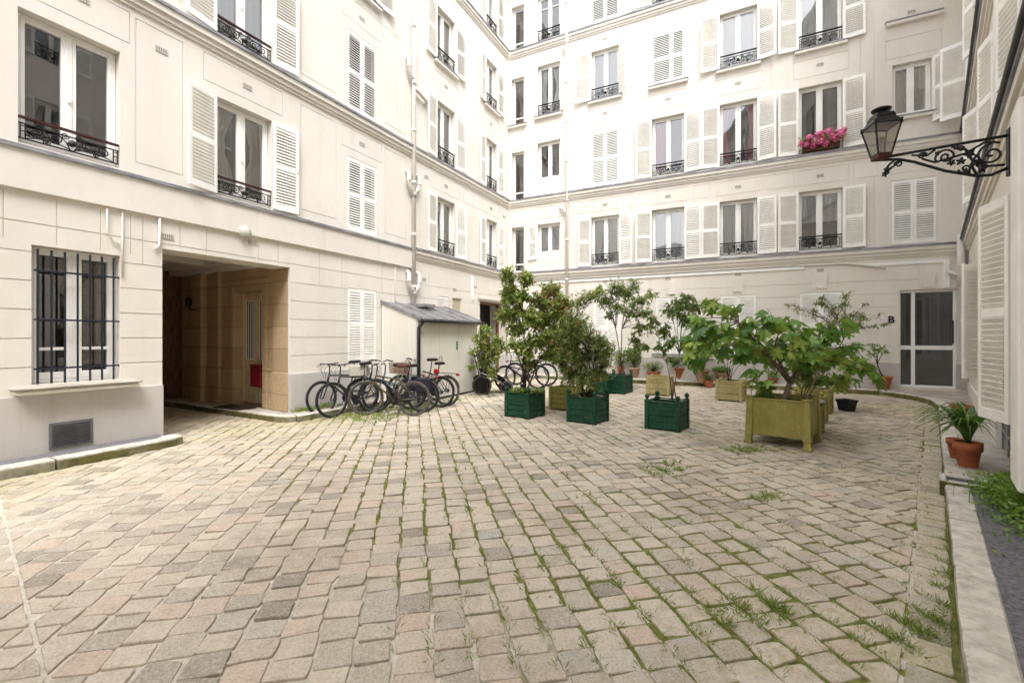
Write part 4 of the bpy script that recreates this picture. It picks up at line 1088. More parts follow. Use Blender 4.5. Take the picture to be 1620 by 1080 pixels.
def tree(name, label, cat, base, clusters, leaf, L, w, lm, bm='bark', r0=.018, fork=None, per=9, dens=1.0, droop=.25, red=None, group=None, seed=1, stems=None, sway=.12, flat_=0, hub=None):
    """clusters: (point, radius, twigs). stems grow from base (or fork) to every cluster; twigs and leaves fill it."""
    r = random.Random(seed); root = empty(name, base, 0, label, cat, group)
    tb, lf, rd = MB(), MB(), MB(); B0 = Vector((0,0,0)); fk = [Vector(f) - base for f in (fork or [])]
    if hub is not None:
        hb = Vector(hub) - base; tb.tube(bez(B0 - Vector((0,0,.05)), hb*.5+Vector((.02,0,0)), hb, 8), [r0*(1.12-.32*i/8) for i in range(9)], 9)
    for f in fk:
        if hub is not None:
            tb.tube(bez(hb, (hb+f)*.5+Vector((0,0,.05)), f, 6), [r0*.55*(1-.3*i/6) for i in range(7)], 7); continue
        md = f*.5 + Vector((r.uniform(-sway, sway)*f.length, r.uniform(-sway, sway)*f.length*.6, 0)); tb.tube(bez(B0, md, f, 8), [r0*(1-.45*i/8) for i in range(9)], 7)
    for ci, (cp, rad, nt) in enumerate(clusters):
        cp = Vector(cp) - base
        st = min(fk, key=lambda f: (f-cp).length + (0 if f.z < cp.z else .6*(f.z-cp.z))) if fk else B0 + Vector((r.uniform(-.04, .04), r.uniform(-.04, .04), 0))
        dlt = cp - st
        md = st + dlt*.5 + Vector((-dlt.x*.18 + r.uniform(-.06, .06)*dlt.length, -dlt.y*.18 + r.uniform(-.06, .06)*dlt.length, abs(dlt.x)*.10 + (.06 if fk else .12)*dlt.length))
        rr = r0*(.34 if hub is not None else .55 if fk else .72)
        path = bez(st, md, cp, 8); tb.tube(path, [rr*(1-.75*i/8) for i in range(9)], 6)
        for k in range(int(nt*dens*1.5)):
            src = path[r.choice([5, 6, 7, 8, 8, 8])] if k > 1 else cp
            v = Vector((r.gauss(0, 1), r.gauss(0, 1), r.gauss(0, 1)*(.75 if not flat_ else .45))); v.normalize(); v *= rad*(r.random()**.4)
            e = cp + v
            mdp = (src+e)*.5 + Vector((r.uniform(-.03, .03), r.uniform(-.03, .03), .03))
            tw = bez(src, mdp, e, 4); tb.tube(tw, [.005, .0045, .004, .003, .002], 3, cap=False)
            isr = red and r.random() < red(cp+base, e+base)
            for q in range(per):
                t = .25 + .75*(q + r.random())/per; i = min(3, int(t*4)); p = tw[i].lerp(tw[i+1], t*4-i)
                ax = (tw[4]-tw[3]).normalized() if (tw[4]-tw[3]).length > 1e-5 else Vector((0,0,1))
                d = Vector((r.gauss(0, 1), r.gauss(0, 1), r.gauss(0, .8))); d = (d.normalized() + ax*.55 + Vector((0, 0, -droop))).normalized()
                nrm = Vector((r.gauss(0, .45), r.gauss(0, .45) - .15, 1)).normalized(); sz = L*r.uniform(.55, 1.25)
                if leaf is leaf_fig:
                    out = Vector((cp.x + v.x*1.3, cp.y + v.y*1.3, 0)) + Vector((r.gauss(0, .35), r.gauss(0, .35), 0))
                    if out.length > 1e-4: out.normalize()
                    d = (out*.8 + Vector((r.gauss(0, .4), r.gauss(0, .4) - .15, -droop + r.gauss(0, .3)))).normalized()
                    pet = p + d*.06 + Vector((0,0,.03)); tb.tube([p, pet], [.003, .002], 3, cap=False); p = pet
                (leaf)(rd if isr and q > per*.35 else lf, p, d, nrm, sz, w*sz/L*r.uniform(.85, 1.15))
    tb.build('trunk', M[bm], root, smooth=True)
    lf.build('crown', M[lm], root)
    if rd.f: rd.build('young_leaves', M['leaf_red'], root)
    return root
RS = 1.12
def cl(Y, lst, r):                            # clusters read off at distance Y, with some depth scatter
    return [(at(px, py, Y + r.uniform(-.32, .32)), rp/F*Y*(RS if rp < 30 else 1), n) for px, py, rp, n in lst]
rr = random.Random(11)
def soil(k, dx=0, dy=0, h=.46):
    o = PL[k]; return Vector((o.location.x+dx, o.location.y+dy, o.location.z+h))
b0 = soil('P1'); Y = b0.y
tree('photinia_tree', 'tall open photinia with red young tips growing from the leftmost green planter', 'tree', b0,
     cl(Y, [(803,432,14,14),(833,436,14,14),(806,462,17,20),(826,470,16,18),(812,492,18,20),(818,520,20,20),(842,505,20,22),(858,478,22,26),(874,460,18,20),(862,510,22,22),(884,496,18,18),(850,540,22,20),(880,530,20,20),(898,512,16,13),(905,548,16,12),(830,552,16,12),(868,560,16,10),(893,570,12,8),(798,500,14,14),(803,470,12,12),(880,560,16,14),(868,535,18,16),(838,575,14,8),(892,480,14,10),(815,545,14,10)], rr),
     leaf_lance, .105, .04, 'leaf_photinia', 'bark_dark', .022, [at(818,560,Y), at(832,545,Y), at(848,575,Y-.1), at(826,500,Y)], per=15, dens=1.7, red=lambda c, e: (.42 if c.x > at(850,0,Y).x and c.z > at(0,520,Y).z else .05), seed=2)
Yl = 11.6
b1 = ground(772, 624); 
pot_b = b1
tree('photinia_shrub', 'low photinia shrub with pale tips leaning out beside the cream shed', 'shrub', b1,
     cl(Yl, [(768,522,12,15),(757,540,14,15),(772,548,16,22),(783,560,14,15),(750,557,10,7),(745,582,8,5),(788,537,11,11),(795,552,12,11),(765,570,14,14),(778,585,14,12)], rr),
     leaf_lance, .10, .034, 'leaf_photinia', 'bark_dark', .016, [at(772,580,b1.y)], per=13, dens=1.4, red=lambda c, e: .08, seed=3)
b0 = soil('P2'); Y = b0.y
tree('bottlebrush_bush', 'dense narrow-leaved dark bush filling the second green planter', 'shrub', b0,
     cl(Y, [(925,600,30,48),(905,590,26,36),(945,590,26,36),(920,565,32,48),(945,560,26,36),(900,560,24,30),(930,535,28,36),(910,530,24,26),(950,540,18,20),(920,510,20,20),(893,535,20,16),(960,575,16,16),(888,580,16,18),(935,620,18,14),(880,550,18,20),(962,555,18,20),(905,505,18,16)], rr),
     leaf_lance, .08, .018, 'leaf_fine', 'bark_dark', .016, [at(928,625,Y), at(935,600,Y), at(918,600,Y)], per=16, dens=1.4, seed=4, droop=.1, red=lambda c, e: .10)
tree('photinia_sapling', 'slender photinia with bronze tips rising behind the dense narrow-leaved bush', 'tree', soil('Y1', .2), 
     cl(10.2, [(905,482,16,14),(922,470,14,11),(900,505,16,12),(935,468,12,8),(912,520,18,12),(946,462,9,5),(890,520,14,10),(897,548,16,12)], rr), leaf_lance, .09, .033, 'leaf_photinia', 'bark_dark', .014, [at(893,570,10.2)], per=12, dens=1.3, red=lambda c, e: .22, seed=5)
b0 = soil('P4', .1, .2); Y = 12.6
tree('pittosporum_tree', 'open two-stemmed evergreen standing before the shuttered ground floor windows', 'tree', b0,
     cl(Y, [(975,455,17,24),(960,475,15,18),(990,460,17,22),(1003,450,13,14),(1012,475,18,22),(978,485,18,18),(1000,495,17,18),(1022,495,15,16),(1030,465,13,9),(1017,520,16,16),(1005,535,14,12),(1030,515,12,10),(1000,560,11,10),(962,500,10,7),(985,560,12,7),(940,465,14,12),(950,455,10,8),(1012,550,10,9)], rr),
     leaf_lance, .095, .036, 'leaf_dark', 'bark', .02, [at(974,520,Y), at(984,520,Y), at(990,560,Y)], per=12, dens=1.35, seed=6, red=lambda c, e: .05)
b0 = soil('P3', .12, .1); Y = b0.y
tree('lemon_sapling', 'thin leaning sapling with hanging dark leaves in the nearest green planter', 'tree', b0,
     cl(Y, [(1072,480,16,12),(1088,470,13,8),(1060,490,14,9),(1100,485,14,10),(1080,500,14,9),(1048,520,14,9),(1060,540,12,7),(1093,505,10,6),(1030,505,10,5),(1018,545,9,4),(1062,565,8,4),(1085,545,9,4),(1044,548,10,6)], rr),
     leaf_lance, .095, .036, 'leaf_dark', 'bark', .011, [at(1066,600,Y), at(1055,575,Y), at(1075,560,Y)], per=10, dens=1.3, seed=7, droop=1.1)
mb = MB(); q0 = soil('P3', .16, -.05); mb.tube([q0 - Vector((0,0,.05)), at(1064,598,Y-.1)], .011, 7); tag(mb.build('stake', M['cane_brown'], smooth=True), 'reddish brown stake supporting the thin leaning sapling in the nearest green planter', 'stake')
b0 = soil('Y4', -.02, -.02, .67); Y = b0.y
tree('fig_tree', 'spreading fig tree with large lobed leaves in the big mustard planter', 'tree', b0,
     cl(Y, [(1133,478,20,5),(1160,482,18,3),(1107,505,16,3),(1120,520,24,7),(1148,522,22,6),(1110,545,22,6),(1140,548,22,5),(1172,535,22,5),(1105,566,14,3),(1195,520,22,6),(1222,508,22,7),(1240,515,20,5),(1178,560,20,4),(1205,555,24,8),(1232,545,24,8),(1255,535,24,7),(1205,590,20,5),(1215,612,16,4),(1255,570,22,6),(1280,545,24,8),(1300,525,20,5),(1285,575,22,6),(1310,560,22,6),(1330,550,22,6),(1340,580,20,4),(1322,600,18,4),(1362,575,20,4),(1375,590,12,2),(1310,520,18,5),(1265,555,22,6),(1245,595,16,3)], rr),
     leaf_fig, .215, .205, 'leaf_fig', 'bark', .040, [at(1235,575,Y), at(1268,575,Y), at(1200,540,Y-.1), at(1290,570,Y), at(1168,510,Y-.1), at(1225,560,Y+.1)], per=2, dens=.92, seed=8, droop=.6, sway=.05, hub=at(1249,606,Y))
mb = MB(); mb.tube([soil('Y4', .35, -.02, .66), at(1331,497,Y+.15)], .012, 8); tag(mb.build('cane', M['cane'], smooth=True), 'long pale bamboo cane leaning up through the fig tree', 'cane')
mb = MB(); mb.tube([soil('Y4', -.34, .30, .66), at(1197,560,Y+.1)], .007, 6); tag(mb.build('cane', M['cane'], smooth=True), 'short thin bamboo cane at the left corner of the large fig planter', 'cane')
b0 = soil('Y5', 0, 0); Y = b0.y
tree('bamboo_shrub', 'dark upright leafy shrub in the planter rimmed with stones behind the fig', 'shrub', b0,
     cl(Y, [(1270,590,14,14),(1285,600,14,14),(1275,570,16,16),(1295,580,14,12),(1300,600,12,9)], rr), leaf_lance, .12, .03, 'leaf_dark', 'bark_dark', .012, None, per=9, seed=9)
b0 = soil('Y6'); Y = b0.y
tree('olive_tree', 'airy pale-leaved olive with long thin branches reaching right above the fig', 'tree', b0,
     cl(Y, [(1300,478,13,10),(1318,490,15,12),(1335,480,13,9),(1345,500,17,14),(1325,505,15,11),(1285,492,12,7),(1260,488,10,5),(1355,515,15,12),(1340,525,13,9),(1365,500,12,7),(1310,515,14,8),(1338,468,9,5),(1302,470,8,4),(1382,518,8,3),(1400,512,7,3),(1390,497,6,2),(1245,482,6,2),(1370,480,6,2)], rr),
     leaf_lance, .075, .018, 'leaf_pale', 'bark', .016, [at(1318,560,Y), at(1335,535,Y)], per=10, seed=10, red=lambda c, e: .05)
b0 = soil('Y7'); Y = b0.y
tree('fig_shrub', 'smaller fig with yellow-green leaves in the farthest planter of the row', 'shrub', b0,
     cl(Y, [(1330,575,16,4),(1350,565,18,5),(1368,580,16,4),(1345,600,16,4),(1325,595,14,3)], rr), leaf_fig, .20, .19, 'leaf_fig', 'bark', .018, [at(1335,610,Y)], per=2, seed=12, droop=.4)
b0 = soil('Y3', 0, .1); Y = b0.y
tree('twiggy_shrub', 'sparse twiggy shrub with small leaves in the pale ochre planter left of the fig', 'shrub', b0,
     cl(Y, [(1150,545,16,8),(1165,560,15,7),(1178,550,14,6),(1140,565,12,5),(1160,535,13,6),(1190,565,9,3),(1130,550,9,3)], rr), leaf_lance, .06, .024, 'leaf_dark', 'bark_dark', .010, None, per=6, seed=13)
# stones round the rim of the second planter
for i, (dx, dy) in enumerate(((-.22,.24),(-.08,.27),(.08,.26),(.25,.18),(.26,.02),(.25,-.14),(.12,-.24),(-.2,-.2))):
    mb = MB(); a = PL['Y5'].rotation_euler.z; p = PL['Y5'].location + Vector((dx*cos(a)-dy*sin(a), dx*sin(a)+dy*cos(a), .52)); q = random.Random(i)
    mb.lathe([(.002,-.045),(.06,-.035),(.085,0),(.065,.035),(.002,.045)], 9, 0, cap=False)
    mb.v = [(x*(1+.2*sin(i+k)), y*(1+.15*cos(k*2+i)), z+q.uniform(-.006,.006)) for k, (x, y, z) in enumerate(mb.v)]
    o = mb.build('rim_stone', M['kerb'], None, p, True, i*.7); tag(o, 'rounded mossy stone on the rim of the planter directly behind the fig planter', 'stone', 'stones on the planter rim')
# small undergrowth in the first planter
def clump(name, label, cat, p, h, spread, n, mat, L, w, group=None, seed=1, up=.6, arch=False):
    r = random.Random(seed); root = empty(name, p, 0, label, cat, group); mb = MB(); tb = MB()
    for i in range(n):
        a = r.random()*2*pi; rad = spread*sqrt(r.random())*.9
        tip = Vector((cos(a)*rad, sin(a)*rad, h*(.35+.65*r.random())*(1-.35*(rad/spread)**2)))
        if i % 4 == 0: tb.tube(bez(Vector((cos(a)*.02, sin(a)*.02, -.02)), tip*.4+Vector((0,0,h*.25)), tip, 4), [.005,.005,.004,.003,.002], 3)
        d = Vector((cos(a)+r.gauss(0,.5), sin(a)+r.gauss(0,.5), up*r.uniform(-.4, 1))).normalized()
        leaf_lance(mb, tip - d*L*.5, d, Vector((r.gauss(0,.4), r.gauss(0,.4), 1)).normalized(), L*r.uniform(.6,1.2), w)
    tb.build('stem', M['leaf_dark'], root); mb.build('foliage', M[mat], root); return root
clump('ground_cover_plant', 'yellow-green low plant spilling over the soil of the leftmost green planter', 'plant', soil('P1', -.12, -.1), .16, .22, 160, 'leaf_bright', .09, .03, seed=1)
clump('trailing_plant', 'green trailing plant hanging over the right side of the leftmost green planter', 'plant', soil('P1', .22, -.16), .16, .2, 150, 'leaf_fine', .09, .03, seed=2)
# ------------------------------------------------------------------ pots
def pot(p, r0, r1, h, mat, label, rim=.03, group='terracotta pots along the pavement', saucer=False, cat='pot', square=False, name='plant_pot'):
    root = empty(name, p, rnd.random(), label, cat, group); mb = MB(); n = 4 if square else 20
    mb.lathe([(r0,0),(r1*.96,h-rim*1.6),(r1*1.08,h-rim*1.6),(r1*1.1,h),(r1*.98,h),(r1*.94,h-.03)], n, cap=False)
    mb.add([(r0*cos(2*pi*j/n), r0*sin(2*pi*j/n), .001) for j in range(n)], [tuple(range(n))[::-1]])
    mb.build('body', M[mat], root, smooth=not square)
    mb = MB(); mb.lathe([(r1*.95,h-.035),(r1*.5,h-.02),(.001,h-.015)], n, cap=False); mb.build('soil', M['soil'], root)
    if saucer:
        mb = MB(); mb.lathe([(r0*1.05,-.02),(r0*1.4,.015),(r0*1.3,.02),(r0*1.1,-.005)], 20); mb.build('saucer', M['terra_pale'], root, smooth=True)
    return root
PU = .119
def bp(px, py, h=PU): return ground(px, py, h)
specs = [ # px, base py, width px, height px, material, pot label, plant spec
 (969, 595, 15, 17, 'terra', 'square terracotta pot half hidden behind the far green planter', True, None),
 (982, 597, 11, 16, 'terra', 'slim terracotta pot behind the far green planter with a leafy green plant', False, ('bright green leafy plant in the slim pot behind the far green planter', .35, .22, 120, 'leaf_fine', .12, .04)),
 (1003, 598, 19, 16, 'terra_pale', 'pale ribbed terracotta pot right of the far green planter', False, ('upright leafy green plant in the pale pot right of the far green planter', .62, .22, 190, 'leaf_dark', .13, .06)),
 (1034, 599, 21, 11, 'terra', 'wide shallow terracotta bowl with bushy green grass-like plant', False, ('bushy light green plant in the wide shallow bowl', .34, .30, 260, 'leaf_fine', .12, .02)),
 (1075, 600, 20, 17, 'terra', 'bright orange pot holding the blue-green hosta', False, ('blue-green broad-leaved hosta in the bright orange pot', .40, .34, 90, 'leaf_blue', .20, .12)),
 (1111, 606, 24, 21, 'terra_pale', 'large pale weathered terracotta pot, biggest on the pavement', False, ('dark evergreen shrub in the largest pale pot', .85, .36, 420, 'leaf_dark', .12, .04)),
 (1141, 604, 20, 14, 'terra_pale', 'squat pale pot with bright clipped plant left of the twiggy shrub', False, ('bright yellow-green mound of leaves in the squat pale pot', .20, .26, 240, 'leaf_bright', .09, .035)),
 (1172, 603, 15, 12, 'terra', 'small terracotta pot behind the twiggy shrub planter', False, ('small dark green plant behind the twiggy shrub planter', .30, .2, 90, 'leaf_dark', .10, .04)),
 (1194, 604, 16, 12, 'terra', 'orange terracotta pot with light green plant under the fig leaves', False, ('light green plant in the orange pot under the fig leaves', .28, .24, 150, 'leaf_pale', .12, .045)),
 (1223, 607, 14, 9, 'terra', 'low orange pot behind the large fig planter', False, ('small pale plant in the low orange pot behind the fig planter', .22, .18, 90, 'leaf_pale', .09, .03)),
 (1397, 616, 25, 20, 'terra', 'round terracotta pot beside the glazed door with a bonsai-like tree', False, None)]
for i, (px, py, w, h, m_, lab, sq_, pl) in enumerate(specs):
    p = bp(px, py-1); s = p.y/F; R1 = w/2*s*.92; hh = h*s
    pot(p, R1*.66, R1, hh, m_, lab, .035, square=sq_)
    if pl: clump('potted_plant', pl[0], 'plant', p + Vector((0,0,hh-.03)), pl[1]*1.25, pl[2]*1.2, int(pl[3]*1.5), pl[4], pl[5], pl[6], 'plants in the terracotta pots', seed=20+i)
p = bp(1121, 612, .02); clump('potted_plant', 'pale yellow-green plant in the small square pot in front of the kerb', 'plant', p+Vector((0,0,.18)), .24, .18, 130, 'leaf_pale', .09, .03, 'plants in the terracotta pots', seed=40)
pot(p, .10, .14, .20, 'terra', 'small square terracotta pot standing on the cobbles at the kerb', .03, square=True)
p = bp(1397, 615); Y = p.y
tree('bonsai_tree', 'little crooked tree with flat yellow-green tufts in the pot by the glazed door', 'tree', p+Vector((0,0,.33)), cl(Y, [(1390,552,12,11),(1378,560,10,8),(1400,556,8,6),(1383,545,9,6)], random.Random(4)), leaf_lance, .07, .025, 'leaf_bright', 'bark_dark', .02, [at(1388,575,Y)], per=9, seed=14, flat_=1)
p = ground(1339.5, 649); bk = empty('plastic_tub', p, .3, 'small black plastic tub standing alone on the cobbles right of the planter row', 'tub')
mb = MB(); a_, b_, hh = .10, .135, .235; q = []
for z, w_ in ((0, a_), (hh-.03, b_), (hh-.03, b_+.012), (hh, b_+.012), (hh, b_-.004), (.02, a_-.008)): q += [(i*w_, j*w_, z) for i, j in ((-1,-1),(1,-1),(1,1),(-1,1))]
mb.add(q, [(i*4+k, i*4+(k+1) % 4, i*4+4+(k+1) % 4, i*4+4+k) for i in range(5) for k in range(4)] + [(3,2,1,0), (20,21,22,23)]); mb.build('body', M['plastic'], bk)
# right-hand pots
p = bp(1531, 739); Yp = p.y
pot(p, .080, .118, .30, 'terra', 'largest orange terracotta pot on the right pavement, on a grey saucer', .06, 'orange pots on the right pavement', True)
sp = empty('agapanthus', p+Vector((0,0,.28)), 0, 'strappy green agapanthus arching from the large orange pot on the right', 'plant'); mb = MB(); r = random.Random(5)
for i in range(64):
    a = r.random()*2*pi if i > 20 else pi + r.uniform(-.5, .5); L_ = r.uniform(.24, .52); rise = r.uniform(.26, .5); w_ = r.uniform(.016, .026); d = Vector((cos(a), sin(a), 0)); s_ = Vector((-sin(a), cos(a), 0)); vs = []; n = 8
    for k in range(n+1):
        t = k/n; q = d*(L_*t*(.55+.45*t)) + Vector((0, 0, rise*sin(min(1, t*1.05)*pi*.62) - .30*L_*t*t*t)); ww = w_*(1-t**3)*(.75+.5*sin(pi*min(1, t+.2)))
        vs += [q+s_*ww+Vector((0,0,.006)), q, q-s_*ww+Vector((0,0,.006))]
    mb.add(vs, [(k*3+j, k*3+j+1, k*3+j+4, k*3+j+3) for k in range(n) for j in range(2)])
mb.build('foliage', M['leaf_bright'] if False else leaf_mat('strap_leaf', [(0,(.05,.13,.03)),(.6,(.10,.21,.05)),(1,(.20,.30,.09))], .3), sp)
p = bp(1515, 726); pot(p, .065, .10, .25, 'terra', 'smaller orange terracotta pot just behind the large one on the right pavement', .04, 'orange pots on the right pavement')
p = bp(1521, 651); pot(p, .10, .16, .13, 'terra', 'shallow terracotta bowl on the right pavement near the glazed door', .03, 'orange pots on the right pavement')
clump('dry_plant', 'withered brownish sprigs in the shallow bowl on the right pavement', 'plant', p+Vector((0,0,.1)), .12, .16, 70, 'leaf_red', .07, .02, seed=50)
# green weeds against the right wall
r = random.Random(9); mb = MB()
for i in range(2300):
    t = r.random(); u = 9.75 + 2.2*t; u = min(11.6, 9.75 + abs(r.gauss(.35, .5))); v = abs(r.gauss(0, .13))
    if u < 9.9: v *= 1.25
    hgt = .20*r.random()*(1.25-v)*(1.0 if u < 11.2 else .6); p = RW.P(u, v+.02, .12+hgt)
    d = Vector((r.gauss(0,1), r.gauss(0,1), r.uniform(-.2,.9))).normalized(); leaf_lance(mb, p, d, Vector((r.gauss(0,.5), r.gauss(0,.5), 1)).normalized(), r.uniform(.03,.075), r.uniform(.015,.03))
    if i % 6 == 0: mb.tube([RW.P(u, v+.02, .10), p], [.003, .0015], 3, cap=False)
tag(mb.build('wall_weeds', M['leaf_bright']), 'fresh green weeds sprawling along the foot of the right wall', 'weeds', kind='stuff')
mb = MB()
for k in range(3):
    u0 = 9.25+.15*k; pts = [RW.P(u0+.03*sin(z*7+k), .05, .12+z) for z in [i*.1 for i in range(8-k)]]; mb.tube(pts, .004, 4)
    for q in pts:
        for _ in range(3): d = Vector((r.gauss(0,1), r.gauss(0,1), r.uniform(-.3,.4))).normalized(); leaf_lance(mb, q, d, Vector((0,0,1)), .06, .035)
tag(mb.build('climbing_weed', M['leaf_bright']), 'thin climbing weed growing up the dark cellar window', 'plant')
# weeds in the joints
r = random.Random(21); mb = MB()
def tuft(p, h, n, spread):
    for _ in range(n):
        a = r.random()*2*pi; rad = spread*sqrt(r.random()); q = p + Vector((cos(a)*rad, sin(a)*rad, -.01)); d = Vector((cos(a)*r.uniform(.2,1), sin(a)*r.uniform(.2,1), r.uniform(.3,1.2))).normalized()
        leaf_lance(mb, q, d, Vector((-d.y, d.x, .4)).normalized(), h*r.uniform(.6,1.5), max(.004, h*r.uniform(.07,.17)))
def on_joint(p):                               # nearest long joint between two columns of setts
    q = Vector((p.x, p.y)); u = q.dot(Bv); v = q.dot(A); i = round(u/.205-.5); wob = .007*sin(v*1.3+i*.25)
    q = Bv*((i+.5)*.205+wob) + A*v; return Vector((q.x, q.y, gz(q.x, q.y)))
for px, py, n, rx, ry, h in ((1050,742,34,30,10,.09),(1215,786,26,26,8,.08),(1178,713,34,22,5,.09),(1225,712,10,10,4,.06),(1160,965,16,25,18,.08),(1225,965,20,30,22,.09),(1390,690,12,30,6,.07),(1440,995,40,55,28,.06),(1500,905,24,12,60,.06),(1490,980,20,30,30,.05),
    (980,690,12,40,8,.05),(735,745,10,10,14,.05),(715,675,12,30,8,.06),(745,800,8,15,25,.05),(1100,880,8,30,15,.05),(1010,960,6,30,20,.05),(960,915,10,30,15,.05),(1000,830,8,30,20,.05),(880,980,4,15,25,.05),(860,900,5,15,30,.05),(930,1020,3,15,20,.05),
    (1140,770,10,25,10,.05),(1080,820,8,25,10,.05),(1350,700,10,25,8,.05),(1430,640,6,20,5,.05),(890,740,10,30,12,.05),(930,790,8,25,12,.05),(1170,870,9,35,15,.055),(1080,940,8,35,15,.055),(1060,1050,4,30,20,.05),(1290,900,7,40,20,.05),(1330,840,8,40,14,.05),(1250,830,8,30,12,.05),(1130,980,6,25,20,.06),(1400,1010,16,30,25,.05),(740,700,10,18,6,.06)):
    for _ in range(int(n*1.7)):
        p = ground(px+r.gauss(0, rx*.6), py+r.gauss(0, ry*.6)); p = on_joint(p) if r.random() < .75 else p; tuft(p, h*r.uniform(.4,.9), r.randint(4,9), .03)
for _ in range(1500):
    px, py = r.uniform(560, 1480), 640+420*r.random()**1.3
    if px < 640 and py > 760: continue
    tuft(on_joint(ground(px, py)), r.uniform(.014,.045), r.randint(4,8), .035)
for _ in range(16): tuft(on_joint(ground(r.uniform(60, 560), r.uniform(700, 1000))), r.uniform(.012,.03), 6, .03)
for _ in range(330):                             # under and beside the bicycles
    u, v = r.uniform(4.2, 7.4), r.uniform(.6, 2.0); tuft(LW.P(u, v, 0), r.uniform(.04,.13), 6, .06)
for _ in range(60): u = r.uniform(3.9, 4.9); tuft(LW.P(u, r.uniform(.05,.16), .11), r.uniform(.05,.14), 7, .05)
for _ in range(34): u = r.uniform(-.5, 1.5); tuft(LW.P(u, .06, .11), r.uniform(.015,.04), 4, .02)
for _ in range(90): t = r.uniform(0, 9); p = rk_o + rk_d*(12.9-t) + rk_n*r.uniform(.60,.64); tuft(Vector((p.x, p.y, gz(p.x, p.y)-.01)), r.uniform(.015,.05), 5, .03)
tag(mb.build('paving_weeds', M['grass']), 'short green weeds and grass tufts growing in the joints of the cobbles', 'weeds', kind='stuff')
SUN_E = 0.5; EXPO = 1.85
